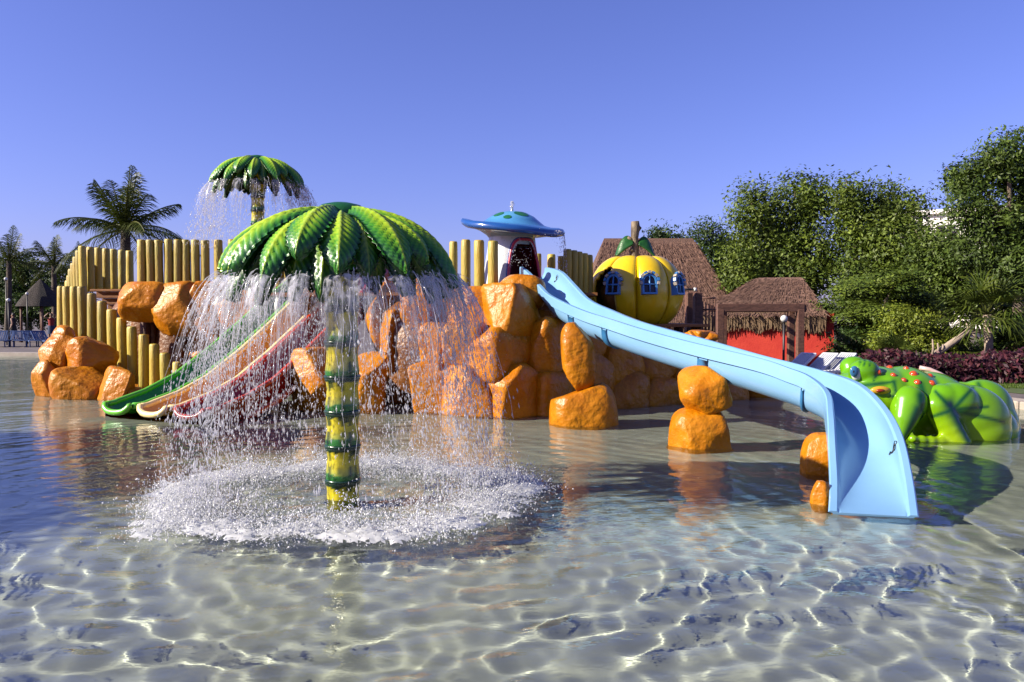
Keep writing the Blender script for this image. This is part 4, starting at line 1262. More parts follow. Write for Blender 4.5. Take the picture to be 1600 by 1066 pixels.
for (x, y) in ((xl + 0.08, 20), (xr - 0.09, 20), (xl + 0.75, 22.2), (xr + 0.45, 22.2)):
    bevel_box('pergola_post', (x, y, (bz - 0.1) / 2 + 0.05), (0.17, 0.17, bz - 0.1), 0, M_wood, pg, 0.012)
# stout posts and small railing left of the pergola
gp = thing('gate_posts', 'pair of stout dark timber posts right of the pumpkin', 'posts', W(1085, 520, 18.3))
for (x, d) in ((1077, 18.6), (1090, 18.2)):
    p = W(x, 457, d); bevel_box('gate_post', (p.x, p.y, p.z / 2), (0.17, 0.17, p.z), 0.2, M_wood, gp, 0.015)
p, q = W(1062, 452.5, 18.4), W(1084, 452.5, 18.4); V, Fs = tube([p, q], 0.025, 8); add('cross_bar', V, Fs, M_metal, gp)
V, Fs = tube([q, q + Vector((0.06, 0, 0))], 0.045, 10); add('bar_end', V, Fs, M_globe, gp)
rg = thing('railing', 'small brown wooden railing between the stout posts and pergola', 'railing', W(1107, 500, 18.8))
for z in (466, 484):
    p, q = W(1096, z, 18.8), W(1118, z, 18.8); V, Fs = tube([p, q], 0.022, 8); add('rail', V, Fs, M_wood, rg)
for x in (1098, 1103, 1108, 1113, 1117):
    p, q = W(x, 466, 18.8), W(x, 540, 18.8); V, Fs = tube([p, q], 0.018, 8); add('baluster', V, Fs, M_wood, rg)

def globe_lamp(px, py, d, label, r=0.13, ground=0.1):
    p = W(px, py, d)
    t = thing('globe_lamp', label, 'lamp', (p.x, p.y, ground), 'white globe garden lamps')
    D, Fc = ico(3); add('globe', D * r + np.array(p), Fc, M_globe, t)
    V, Fs = tube([(p.x, p.y, ground), (p.x, p.y, p.z - r * 0.9)], 0.03, 8); add('lamp_pole', V, Fs, M_metal, t)
    V, Fs = lathe([(0.06, -r * 1.1), (0.07, -r * 0.95), (0.05, -r * 0.8)], 12, p); add('collar', V, Fs, M_metal, t)
globe_lamp(1225, 498, 19.3, 'white globe lamp on a black pole before the red hut', 0.085)
globe_lamp(9, 436, 42, 'tall globe lamp at the far left, among the distant palms', 0.085)
globe_lamp(13, 469, 40, 'low globe lamp behind the walking person in black', 0.09)
globe_lamp(42, 459, 44, 'small globe lamp beside the distant dark thatched shelter', 0.075)

def lounger(base, rz, mat, label, group, slats=7, back=62, w=0.62):
    t = thing('sun_lounger', label, 'lounger', base, group)
    M = Matrix.Rotation(rz, 3, 'Z'); O = Vector(base)
    def part(name, c, s, rx=0):
        V, Fs = box((0, 0, 0), s); Rx = Matrix.Rotation(rx, 3, 'X')
        add(name, [O + M @ (Vector(c) + Rx @ Vector(v)) for v in V], Fs, mat, t, False)
    for sx_ in (-1, 1):
        part('side_rail', (sx_ * w / 2, -0.55, 0.30), (0.04, 1.3, 0.05))
        for yy in (-1.1, 0.0): part('leg', (sx_ * w / 2 * 0.9, yy, 0.14), (0.045, 0.045, 0.28))
        part('back_rail', (sx_ * w / 2, 0.09 + 0.36 * math.cos(R(back)), 0.3 + 0.36 * math.sin(R(back))), (0.04, 0.72, 0.04), R(back))
    for i in range(10): part('seat_slat', (0, -1.15 + i * 0.125, 0.325), (w, 0.085, 0.02))
    for i in range(slats):
        x = -w / 2 + w * (i + 0.5) / slats
        part('back_slat', (x, 0.09 + 0.36 * math.cos(R(back)), 0.3 + 0.36 * math.sin(R(back)) + 0.005), (w / slats * 0.62, 0.72, 0.025), R(back))
    part('head_bar', (0, 0.09 + 0.71 * math.cos(R(back)), 0.3 + 0.71 * math.sin(R(back))), (w + 0.02, 0.05, 0.045), R(back))
for (px, lab) in ((1233, 'white slatted lounger beside the lamp pole, mostly hidden by the slide'), (1268, 'white slatted lounger between the pergola post and the frog, left one'), (1297, 'white slatted lounger nearest the frog head')):
    p = W(px, 562, 17.6); lounger((p.x, p.y, 0.1), R(-55), M_plast, lab, 'white slatted loungers', w=0.36, back=30)

bd = thing('apartment_building', 'white flat roofed building peeking through the right hand trees', 'building', (33, 62, 0))
p0, p1 = W(1425, 334, 60), W(1640, 330, 60)
V, Fs = box(((p0.x + p1.x) / 2, 64, p0.z / 2), (p1.x - p0.x, 8, p0.z)); add('wall', V, Fs, M_bldg, bd, False)
V, Fs = box(((p0.x + p1.x) / 2, 63.9, p0.z + 0.15), (p1.x - p0.x + 0.6, 8.6, 0.3)); add('roof_slab', V, Fs, M_bldg, bd, False)
for fl in range(3):
    z = p0.z - 1.7 - fl * 2.9
    V, Fs = box(((p0.x + p1.x) / 2, 59.4, z - 1.0), (p1.x - p0.x, 1.2, 0.22)); add('balcony', V, Fs, M_bldg, bd, False)
    for k in range(4):
        x = p0.x + 1.3 + k * 2.4
        V, Fs = box((x, 59.98, z + 0.1), (1.2, 0.06, 1.5)); wv = add('window', V, Fs, M_pane, bd, False)
        V, Fs = box((x, 59.94, z + 0.1), (0.06, 0.05, 1.5)); add('frame', V, Fs, M_bldg, wv, False)

bd.rotation_euler = (0, 0, R(-32))
# ================================================================== VEGETATION
def leaf_cloud(lobes, n, size, rr, cols, flat=0.0, clump=26, spread=0.32):
    """n diamond leaves spread over clumps in ellipsoidal lobes; returns V, F, C"""
    vol = np.array([l[1][0] * l[1][1] * l[1][2] for l in lobes]) ** 0.72
    pr = vol / vol.sum()
    nc = max(8, n // clump)
    which = rr.choice(len(lobes), nc, p=pr)
    dirs = rr.normal(size=(nc, 3)); dirs /= np.linalg.norm(dirs, axis=1)[:, None]
    rad = rr.uniform(0.45, 1.0, nc) ** 0.5
    rad *= 0.92 * (1 + 0.08 * np.clip(rr.normal(size=nc), -2, 1.3))
    cen = np.array([lobes[w][0] for w in which]) + dirs * rad[:, None] * np.array([lobes[w][1] for w in which])
    cs = np.abs(rr.normal(1, 0.25, nc))
    idx = np.repeat(np.arange(nc), clump); m = len(idx)
    sp = np.array([spread, spread, spread * (1 - flat * 0.7)])
    P = cen[idx] + np.clip(rr.normal(size=(m, 3)), -1.35, 1.35) * sp * cs[idx][:, None]
    cn = rr.normal(size=(nc, 3)) * 0.35
    nrm = dirs[idx] * 0.75 + cn[idx] + rr.normal(size=(m, 3)) * (0.45 - 0.2 * flat) + np.array([0, 0, 0.45 + flat])
    nrm /= np.linalg.norm(nrm, axis=1)[:, None]
    t = np.cross(nrm, rr.normal(size=(m, 3))); t /= np.linalg.norm(t, axis=1)[:, None]
    b = np.cross(nrm, t)
    L = 0.52 * size * rr.uniform(0.6, 1.3, m)[:, None]; Wd = L * rr.uniform(0.32, 0.5, m)[:, None]
    V = np.stack([P - t * L, P + b * Wd - nrm * L * 0.1, P + t * L, P - b * Wd - nrm * L * 0.1], 1).reshape(-1, 3)
    Fq = np.arange(m * 4).reshape(-1, 4)
    c0, c1 = np.array(cols[0]), np.array(cols[1])
    k = np.clip(rr.uniform(0, 1, nc)[idx] * 0.85 + rr.uniform(0, 0.15, m), 0, 1)[:, None]
    C = 1.85 * (c0 + (c1 - c0) * k) * rr.uniform(0.75, 1.25, (m, 1))
    return V, Fq, np.repeat(C, 4, axis=0)
def tree(name, label, d, lobes_px, n, cols, size=0.13, trunk=None, depth=0.8, flat=0.0, seed=1, clump=48, spread=0.40, group=None, bark=None, cat='tree', twigs=10):
    rr = np.random.default_rng(seed); r2 = random.Random(seed)
    lobes = []
    for (x, y, rx, ry) in lobes_px:
        dd = d + r2.uniform(-0.6, 0.6)
        lobes.append((np.array(W(x, y, dd)), np.array([rx / ppm(d), max(rx, ry) * depth / ppm(d), ry / ppm(d)])))
    cx = sum(l[0][0] for l in lobes) / len(lobes); cy = d
    if trunk: cx = W(trunk, 500, d).x
    t = thing(name, label, cat, (cx, cy, 0.1), group)
    V, Fq, C = leaf_cloud(lobes, int(n * 1.9), size, rr, cols, flat, clump, spread * 0.8)
    cr = add('crown', V, Fq, M_fol, t, False, C)
    # trunk and limbs
    zmin = min(l[0][2] - l[1][2] for l in lobes); zc = np.mean([l[0][2] for l in lobes])
    tw = 0.05 + 0.022 * (zc + 1)
    fork = Vector((cx + r2.uniform(-.2, .2), cy, max(0.6, zmin + 0.35 * (zc - zmin))))
    V, Fs = tube([(cx, cy, 0.0), ((cx + fork.x) / 2 + r2.uniform(-.1, .1), cy, fork.z * 0.5), fork], [tw * 1.25, tw, tw * 0.8], 9)
    tr = add('trunk', V, Fs, bark or M_tbark, t)
    for l in lobes:
        e = Vector(l[0]) ; m = fork.lerp(e, 0.5) + Vector((r2.uniform(-.2, .2), r2.uniform(-.2, .2), 0.15))
        V, Fs = tube([fork, m, e, e + (e - m) * 0.45], [tw * 0.55, tw * 0.4, tw * 0.24, tw * 0.08], 7); add('limb', V, Fs, bark or M_tbark, tr)
    return t
OL = ((0.032, 0.058, 0.007), (0.105, 0.140, 0.016)); DK = ((0.014, 0.032, 0.007), (0.045, 0.075, 0.012)); YG = ((0.06, 0.095, 0.008), (0.17, 0.195, 0.018))
tree('broadleaf_tree', 'broad olive tree with rounded crown behind the small red hut', 30, [(1182, 332, 40, 40), (1240, 318, 42, 36), (1200, 392, 58, 52), (1262, 400, 50, 60), (1225, 448, 66, 42), (1276, 308, 20, 26), (1160, 420, 30, 46)], 20000, OL, 0.15, 1225, seed=11, group='trees behind the huts')
tree('broadleaf_tree', 'tall pale trunked tree right of the broad olive tree', 29, [(1326, 308, 25, 28), (1342, 360, 34, 46), (1385, 318, 26, 28), (1424, 328, 24, 24), (1398, 378, 44, 38), (1352, 425, 52, 40), (1405, 440, 45, 40)], 17000, OL, 0.15, 1335, seed=12, group='trees behind the huts', bark=M_pale)
tree('broadleaf_tree', 'dark tree peeking between the large thatched roof and the olive tree', 37, [(1112, 380, 26, 30), (1135, 410, 24, 40), (1092, 372, 14, 16), (1150, 450, 34, 50), (1165, 500, 40, 40)], 9000, DK, 0.17, 1120, seed=13, group='trees behind the huts')
tree('broadleaf_tree', 'tallest dark green tree at the right edge of the view', 25, [(1575, 240, 40, 36), (1530, 285, 40, 38), (1600, 275, 46, 46), (1500, 285, 20, 28), (1560, 345, 48, 36), (1508, 335, 26, 28), (1625, 340, 60, 60), (1530, 395, 50, 34), (1600, 410, 60, 50), (1650, 280, 60, 60)], 24000, ((0.02, 0.042, 0.007), (0.075, 0.11, 0.014)), 0.13, 1590, seed=14, group='trees behind the huts', spread=0.27)
tree('broadleaf_tree', 'low spreading tree with layered branches right of the red hut', 23, [(1350, 455, 52, 20), (1400, 440, 40, 22), (1320, 480, 46, 15), (1365, 492, 56, 17), (1330, 512, 36, 13), (1390, 520, 46, 18), (1430, 475, 40, 26)], 15000, OL, 0.11, 1375, seed=15, flat=0.8, spread=0.26, group='trees behind the huts')
tree('broadleaf_tree', 'dense green tree filling the gap behind the fan palm', 27, [(1470, 400, 46, 36), (1450, 445, 46, 40), (1500, 450, 50, 40), (1560, 450, 50, 40), (1610, 470, 50, 46), (1440, 380, 24, 24)], 16000, ((0.026, 0.05, 0.007), (0.085, 0.12, 0.016)), 0.14, 1480, seed=16, group='trees behind the huts')
def bank_tree(label, X, Y, blobs, seed):
    px = lambda x, z: (800 + F * x / Y, 495 + (CAMZ - z) * F / Y)
    tree('broadleaf_tree', label, Y, [(*px(x, z), rx * ppm(Y), rz * ppm(Y)) for (x, z, rx, rz) in blobs], 9000, OL, 0.17, px(X, 1)[0], seed=seed, group='trees on the left bank', depth=1.0)
bank_tree('round shade tree on the left bank beyond the picture edge, farther one', -14.0, 8.0, [(-14, 4.3, 1.5, 1.3), (-13.3, 5.2, 1.2, 0.9), (-14.8, 3.3, 1.2, 0.9), (-12.8, 3.6, 0.9, 0.8)], 71)
bank_tree('round shade tree on the left bank beyond the picture edge, nearer one', -14.2, 5.2, [(-14.2, 4.0, 1.4, 1.2), (-13.4, 4.6, 1.1, 0.8), (-15, 3.2, 1.2, 0.9), (-13, 3.2, 0.9, 0.8)], 72)
tree('shrub', 'bright yellowish shrub between the layered tree and the fan palm', 21, [(1415, 505, 34, 22), (1445, 515, 30, 24), (1400, 535, 32, 20), (1440, 545, 36, 18), (1375, 545, 22, 15)], 9000, YG, 0.085, 1420, seed=17, spread=0.2, group='shrubs along the hedge', cat='shrub')
tree('shrub', 'dark shaded shrub just right of the red hut wall', 22.5, [(1325, 545, 26, 26), (1345, 560, 24, 20), (1315, 570, 20, 18), (1365, 565, 24, 18)], 5000, DK, 0.10, 1330, seed=18, spread=0.2, group='shrubs along the hedge', cat='shrub')
tree('shrub', 'green shrub at the far right beneath the tall tree', 21.5, [(1590, 520, 36, 26), (1620, 535, 36, 28), (1560, 545, 30, 18), (1500, 552, 30, 16)], 7000, ((0.03, 0.06, 0.007), (0.09, 0.14, 0.016)), 0.10, 1600, seed=19, spread=0.2, group='shrubs along the hedge', cat='shrub')
tree('broadleaf_tree', 'tiny tree tops showing above the large thatched roof', 50, [(1030, 372, 14, 12), (1048, 376, 12, 10), (1075, 378, 10, 9)], 1500, DK, 0.2, 1040, seed=20, group='distant trees')
tree('broadleaf_tree', 'dark mass of a tree at the far left behind the palms', 56, [(10, 450, 30, 40), (50, 440, 30, 34), (85, 450, 26, 34), (110, 455, 24, 40), (30, 420, 20, 24), (-30, 440, 40, 50)], 9000, DK, 0.24, 45, seed=21, group='distant trees', spread=0.6)

tree('shrub', 'long dark clipped shrub border behind the far loungers', 52, [(x, 486, 20, 22) for x in range(-60, 140, 18)], 6000, DK, 0.22, 40, seed=22, group='distant trees', spread=0.4, cat='shrub')
def frond(base, az, elev, L, droop, rr, nl=44, wl=0.58, cols=((0.03, 0.055, 0.008), (0.12, 0.15, 0.02))):
    """feather palm frond: arching rachis with hanging leaflets"""
    d = Vector((math.cos(az), math.sin(az), 0)); side = Vector((-d.y, d.x, 0))
    pts = []
    for i in range(14):
        s = i / 13
        pts.append(base + d * (L * s * math.cos(elev) * (1 - 0.12 * s * s)) + Vector((0, 0, L * (math.sin(elev) * s - droop * s * s))))
    V, Fs = tube(pts, [0.035 * (1 - 0.85 * i / 13) + 0.004 for i in range(14)], 5)
    mb = MB(); mb.put(V, Fs, (0.14, 0.15, 0.03))
    P = crom([tuple(p) for p in pts], nl)
    for i in range(3, nl):
        s = i / (nl - 1); p = Vector(P[i]); tg = (Vector(P[min(i + 1, nl - 1)]) - Vector(P[i - 1])).normalized()
        ll = wl * L * 0.5 * (math.sin(math.pi * min(1, 0.12 + 0.86 * s)) ** 0.7) * rr.uniform(0.85, 1.1)
        for sg in (-1, 1):
            dv = (side * sg * 0.85 + tg * (0.5 + 0.5 * s) + Vector((0, 0, rr.uniform(-0.55, -0.05)))).normalized()
            m = p + dv * ll * 0.55; e = p + dv * ll + Vector((0, 0, -0.30 * ll))
            w = tg * (0.011 * L)
            k = rr.random(); c = [cols[0][q] + (cols[1][q] - cols[0][q]) * k for q in range(3)]
            mb.put([p - w * 0.5, p + w * 0.5, m + w * 0.55, e, m - w * 0.55], [(0, 1, 2, 4), (4, 2, 3)], c)
    return mb
def coconut_palm(label, px, ycrown, d, L, n, seed, group, ybase=None):
    rr = random.Random(seed)
    top = W(px, ycrown, d)
    t = thing('palm_tree', label, 'palm tree', (top.x, top.y, 0.1), group)
    lean = rr.uniform(-0.3, 0.3)
    pts = [(top.x + lean * (1 - s) ** 2, top.y, top.z * s) for s in np.linspace(0, 1, 9)]
    V, Fs = tube(pts, [0.2 - 0.07 * i / 8 + 0.012 * (i % 2) for i in range(9)], 10); add('trunk', V, Fs, M_pbark, t)
    for i in range(n):
        az = 2 * math.pi * i / n * 2.618 + rr.uniform(-.2, .2)
        lv = i / (n - 1)
        el = R(84 - 92 * lv ** 0.9 + rr.uniform(-7, 7))
        mb = frond(top, az, el, L * rr.uniform(0.85, 1.08), 0.16 + 0.36 * lv, rr)
        mb.build('frond', M_palm, t, False)
coconut_palm('feathery coconut palm rising behind the left post fences', 196, 360, 25, 2.35, 28, 31, 'coconut palms', 450)
coconut_palm('distant coconut palm at the extreme left edge', 14, 408, 48, 2.4, 16, 32, 'coconut palms')
coconut_palm('distant coconut palm just left of the stair rocks', 84, 415, 50, 2.3, 16, 33, 'coconut palms')
coconut_palm('hidden coconut palm behind the leftmost posts, tips showing', 122, 425, 52, 2.2, 14, 34, 'coconut palms')

def fan_palm(label, px, ytop, ybase, d, n, Lr, seed, stem=0.5):
    rr = random.Random(seed)
    top = W(px, ytop, d); bs = W(px, ybase, d)
    t = thing('fan_palm', label, 'palm', (bs.x, bs.y, 0.1), 'fan palms in the garden')
    V, Fs = tube([(bs.x, bs.y, 0.0), (bs.x + .02, bs.y, (top.z) * 0.5), (top.x, top.y, top.z)], [0.13, 0.10, 0.11], 10); add('trunk', V, Fs, M_pale, t)
    for i in range(n):
        az = i * 2.399 + rr.uniform(-.2, .2); el = R(rr.uniform(-25, 80)); 
        d0 = Vector((math.cos(az) * math.cos(el), math.sin(az) * math.cos(el), math.sin(el)))
        hub = top + d0 * stem * rr.uniform(0.6, 1.1)
        mb = MB(); V, Fs = tube([top, hub], [0.02, 0.012], 5); mb.put(V, Fs, (0.12, 0.14, 0.03))
        s1 = d0.cross(Vector((0, 0, 1))); s1 = s1.normalized() if s1.length > 0.05 else Vector((1, 0, 0)); s2 = s1.cross(d0).normalized()
        for b in range(17):
            q = R(-95 + 190 * b / 16)
            dv = (d0 * math.cos(q) + s1 * math.sin(q)).normalized()
            L = Lr * rr.uniform(0.85, 1.1) * (0.75 + 0.25 * math.cos(q))
            m = hub + dv * L * 0.6; e = hub + dv * L + Vector((0, 0, -L * rr.uniform(0.1, 0.4)))
            w = dv.cross(s2).normalized() * 0.022
            k = rr.random(); c = (0.04 + 0.09 * k, 0.07 + 0.10 * k, 0.010 + 0.012 * k)
            mb.put([hub - w * 0.3, hub + w * 0.3, m + w, e, m - w], [(0, 1, 2, 4), (4, 2, 3)], c)
        mb.build('fan_leaf', M_palm, t, False)
fan_palm('fan palm with a straight pale trunk behind the purple hedge', 1543, 492, 580, 20.0, 34, 0.85, 41, 0.62)
fan_palm('low fan palm clump left of the straight pale trunk', 1492, 553, 580, 20.6, 16, 0.55, 42, 0.35)
fan_palm('low fan palm clump at the right edge behind the hedge', 1585, 548, 580, 20.6, 16, 0.6, 43, 0.35)
fan_palm('small spiky palm just above the frog eye', 1395, 556, 580, 20.4, 12, 0.5, 44, 0.3)
lt = thing('leaning_trunk', 'bare pale tree trunk leaning diagonally above the hedge', 'tree', (W(1448, 562, 19.8).x, 19.8, 0.1))
pts = [W(1444, 566, 19.8), W(1470, 548, 19.8), W(1490, 534, 19.7), W(1510, 520, 19.7), W(1518, 510, 19.7), W(1528, 503, 19.7)]
V, Fs = tube(pts, [0.10, 0.085, 0.08, 0.065, 0.045, 0.02], 9); tk = add('trunk', V, Fs, M_pale, lt)
for (a, b) in (((1510, 520), (1534, 519)), ((1512, 518), (1510, 505)), ((1457, 557), (1457, 530)), ((1465, 552), (1465, 536)), ((1472, 547), (1473, 538)), ((1516, 521), (1530, 530))):
    p, q = W(*a, 19.7), W(*b, 19.7); V, Fs = tube([p, (p + q) / 2 + Vector((0.02, 0, 0)), q], [0.035, 0.028, 0.015], 6); add('branch', V, Fs, M_pale, tk)

# purple hedge
def hedge():
    rr = np.random.default_rng(51)
    t = thing('hedge', 'dense purple leaved hedge behind the frog', 'hedge', (12, 18, 0.1))
    n = 26000
    x0, x1 = 8.3, 17.0
    s = rr.uniform(0, 1, n)
    X = x0 + (x1 - x0) * s
    yc = 18.6 - 0.10 * (X - x0)
    face = rr.uniform(0, 1, n)
    H = 0.50 + 0.05 * np.sin(X * 2.3) + 0.04 * np.sin(X * 5.1)
    Y = np.where(face < 0.55, yc - 0.55 + 0.10 * rr.normal(size=n), yc + rr.uniform(-0.6, 0.7, n))
    Z = np.where(face < 0.55, rr.uniform(0.06, 1.0, n) * H, H + 0.06 * rr.normal(size=n)) + 0.1
    P = np.stack([X, Y, Z], -1)
    nrm = rr.normal(size=(n, 3)) * 0.7 + np.array([0, -0.6, 0.6]); nrm /= np.linalg.norm(nrm, axis=1)[:, None]
    tt = np.cross(nrm, rr.normal(size=(n, 3))); tt /= np.linalg.norm(tt, axis=1)[:, None]; b = np.cross(nrm, tt)
    L = 0.075 * rr.uniform(0.6, 1.3, (n, 1))
    V = np.stack([P - tt * L, P + b * L * .4, P + tt * L, P - b * L * .4], 1).reshape(-1, 3)
    k = rr.uniform(0, 1, (n, 1)) ** 2
    C = np.array([0.045, 0.008, 0.022]) + (np.array([0.20, 0.055, 0.07]) - np.array([0.045, 0.008, 0.022])) * k
    gm = rr.uniform(0, 1, n) < 0.10; C[gm] = np.array([0.05, 0.07, 0.02])
    add('foliage', V, np.arange(n * 4).reshape(-1, 4), M_fol, t, False, np.repeat(C, 4, axis=0))
    mb = MB()
    for q in range(40):
        x = x0 + (x1 - x0) * (q + .5) / 40; y = 18.6 - 0.1 * (x - x0)
        V, Fs = tube([(x, y, 0.05), (x + random.uniform(-.1, .1), y + random.uniform(-.1, .1), 0.5)], [0.02, 0.01], 5); mb.put(V, Fs)
    mb.build('stems', M_tbark, t)
hedge()
# grass blades of the lawn strip
def grass():
    rr = np.random.default_rng(52); n = 9000
    X = rr.uniform(8.9, 17, n); Y = 17.7 - 0.10 * (X - 8.3) - rr.uniform(0, 1.0, n)
    h = rr.uniform(0.03, 0.07, n); a = rr.uniform(0, 6.28, n); w = 0.008
    B = np.stack([X, Y, np.full(n, 0.105)], -1); dx = np.stack([np.cos(a) * w, np.sin(a) * w, 0 * a], -1)
    T = B + np.stack([rr.normal(0, .015, n), rr.normal(0, .015, n), h], -1)
    V = np.stack([B - dx, B + dx, T], 1).reshape(-1, 3)
    C = np.array([0.05, 0.10, 0.01]) + rr.uniform(0, 1, (n, 1)) * np.array([0.06, 0.07, 0.01])
    o = add('grass', V, np.arange(n * 3).reshape(-1, 3), M_fol, None, False, np.repeat(C, 3, axis=0))
    tag(o, 'short grass strip between the kerb and the purple hedge', 'grass', None, 'stuff')
grass()

# ================================================================== FAR LEFT: shelter, loungers, people
ps = thing('thatched_shelter', 'dark round thatched shelter far left beyond the deck', 'shelter', (W(64, 500, 47).x, 47, 0.1))
c = W(64, 479, 47); ap = W(64, 436, 47)
V = []
for i in range(10):
    s = i / 9
    for q in range(36):
        a = 2 * math.pi * q / 36; rr_ = (1.25 * (1 - s) + 0.03) * (1 + 0.03 * math.sin(9 * a))
        V.append((c.x + rr_ * math.cos(a), 47 + rr_ * math.sin(a), c.z + (ap.z - c.z) * s ** 0.85))
add('roof', V, gridF(10, 36, False, True), M_thatchd, ps)
for a in (0.5, 2.1, 3.7, 5.3):
    V, Fs = tube([(c.x + math.cos(a), 47 + math.sin(a), 0.1), (c.x + math.cos(a), 47 + math.sin(a), c.z + 0.1)], 0.07, 8); add('shelter_post', V, Fs, M_wood, ps)
for i, (px, lab) in enumerate(((6, 'blue lounger at the extreme left of the far deck'), (32, 'blue lounger right of the walking person'), (50, 'blue lounger under the dark shelter'), (66, 'blue lounger beside the person in red'), (-14, 'blue lounger cut by the left picture edge'))):
    p = G(px, 519, 0.1); 
    p = W(px, 510, 40); lounger((p.x, p.y, 0.1), R(20 + 10 * i), M_loungeb, lab, 'blue loungers on the far deck', w=0.6, back=40)

def person(label, px, d, pose, top_mat, low_mat, rz, scale=1.0, longdress=False):
    base = W(px, 500, d); O = Vector((base.x, base.y, 0.1))
    t = thing('person', label, 'person', O)
    J = {'pel': (0, 0, .93), 'sp': (0, 0, 1.12), 'ch': (0, 0, 1.32), 'nk': (0, 0, 1.46), 'hd': (0, -.02, 1.56), 'ht': (0, 0, 1.68),
         'hl': (.10, 0, .90), 'hr': (-.10, 0, .90), 'sl': (.17, 0, 1.38), 'sr': (-.17, 0, 1.38)}
    J.update(pose)
    RD = {'pel': .13, 'sp': .115, 'ch': .135, 'nk': .05, 'hd': .085, 'ht': .075, 'hl': .095, 'hr': .095, 'kl': .06, 'kr': .06, 'al': .042, 'ar': .042, 'tl': .035, 'tr': .035,
          'sl': .058, 'sr': .058, 'el': .042, 'er': .042, 'wl': .03, 'wr': .03, 'pl': .032, 'pr': .032}
    ED = [('pel', 'sp'), ('sp', 'ch'), ('ch', 'nk'), ('nk', 'hd'), ('hd', 'ht'), ('pel', 'hl'), ('pel', 'hr'), ('hl', 'kl'), ('kl', 'al'), ('al', 'tl'), ('hr', 'kr'), ('kr', 'ar'), ('ar', 'tr'),
          ('ch', 'sl'), ('sl', 'el'), ('el', 'wl'), ('wl', 'pl'), ('ch', 'sr'), ('sr', 'er'), ('er', 'wr'), ('wr', 'pr')]
    for s in 'lr':
        w, p = Vector(J['w' + s]), Vector(J['p' + s]); dv = (p - w).normalized(); sd = dv.cross(Vector((0, 1, 0.2))).normalized()
        for k, (o, ln) in enumerate(((-.032, .065), (-.011, .08), (.011, .085), (.032, .07))):
            J['f%d%s' % (k, s)] = tuple(p + sd * o + dv * ln); RD['f%d%s' % (k, s)] = .009; ED.append(('p' + s, 'f%d%s' % (k, s)))
        J['th' + s] = tuple(w + (p - w) * 0.4 + sd * .06 + dv * .02); RD['th' + s] = .01; ED.append(('w' + s, 'th' + s))
    names = list(J); M = Matrix.Rotation(rz, 3, 'Z')
    me = bpy.data.meshes.new('body'); me.from_pydata([tuple(M @ Vector(J[n]) * scale) for n in names], [(names.index(a), names.index(b)) for a, b in ED], [])
    o = bpy.data.objects.new('body', me); COL.objects.link(o)
    md = o.modifiers.new('skin', 'SKIN'); sv = me.skin_vertices[0].data
    for i, n in enumerate(names): sv[i].radius = (RD[n] * scale, RD[n] * scale); sv[i].use_root = (n == 'pel')
    md2 = o.modifiers.new('sub', 'SUBSURF'); md2.levels = 2; md2.render_levels = 2
    dg = bpy.context.evaluated_depsgraph_get(); ev = o.evaluated_get(dg); m2 = bpy.data.meshes.new_from_object(ev)
    bpy.data.objects.remove(o)
    m2.name = 'body'; m2.materials.clear(); m2.polygons.foreach_set('use_smooth', np.ones(len(m2.polygons), dtype=bool))
    link('body', m2, M_skin, t)
    def shell(name, rows, mat):
        V = []
        for (z, rx, ry, ox, oy) in rows:
            for q in range(20):
                a = 2 * math.pi * q / 20; V.append(O + M @ Vector((ox + rx * math.cos(a), oy + ry * math.sin(a), z)) * scale)
        add(name, V, gridF(len(rows), 20, False, True), mat, t)
    if longdress:
        shell('dress', [(1.42, .12, .09, 0, 0), (1.36, .20, .12, 0, 0), (1.2, .165, .135, 0, 0), (1.05, .145, .125, 0, 0), (.92, .18, .155, 0, 0), (.7, .2, .2, 0, 0), (.5, .215, .24, 0, 0)], top_mat)
    else:
        shell('shirt', [(1.42, .12, .09, 0, 0), (1.36, .20, .12, 0, 0), (1.2, .165, .14, 0, 0), (1.05, .15, .13, 0, 0), (.92, .165, .15, 0, 0)], top_mat)
        shell('shorts', [(.96, .165, .145, 0, 0), (.85, .19, .16, 0, 0), (.6, .2, .17, 0, 0), (.45, .205, .175, 0, 0)], low_mat)
    D, Fc = ico(2); hc = O + M @ Vector((0, .025, 1.62)) * scale
    hr = add('hair', D * np.array([.098, .105, .095]) * scale + np.array(hc), Fc, M_hair, t)
    fc = M @ Vector((0, -1, 0))
    for sx_ in (-1, 1):
        add('eye', D * .012 + np.array(O + M @ Vector((sx_ * .032, -.105, 1.585))), Fc, M_hair, t)
    add('nose', D * np.array([.012, .018, .02]) + np.array(O + M @ Vector((0, -.115, 1.555))), Fc, M_skin, t)
walk = {'kl': (.10, -.16, .50), 'al': (.10, -.30, .09), 'tl': (.10, -.44, .04), 'kr': (-.10, .10, .50), 'ar': (-.10, .36, .14), 'tr': (-.10, .26, .03),
        'el': (.23, .10, 1.12), 'wl': (.24, .02, .90), 'pl': (.24, -.02, .83), 'er': (-.23, -.06, 1.12), 'wr': (-.23, -.20, .94), 'pr': (-.23, -.25, .88)}
stand = {'kl': (.11, -.02, .50), 'al': (.12, .02, .09), 'tl': (.13, -.13, .04), 'kr': (-.11, -.02, .50), 'ar': (-.12, .02, .09), 'tr': (-.13, -.13, .04),
         'el': (.36, -.10, 1.50), 'wl': (.17, -.12, 1.68), 'pl': (.10, -.10, 1.72), 'er': (-.36, -.10, 1.50), 'wr': (-.17, -.12, 1.68), 'pr': (-.10, -.10, 1.72)}
person('person in a black dress walking on the far deck', 20.5, 46, walk, M_dress, None, R(-90), 1.0, True)
person('person in a red top with hands raised beside the stair rocks', 80, 49, stand, M_redc, M_bluec, R(20), 1.0)

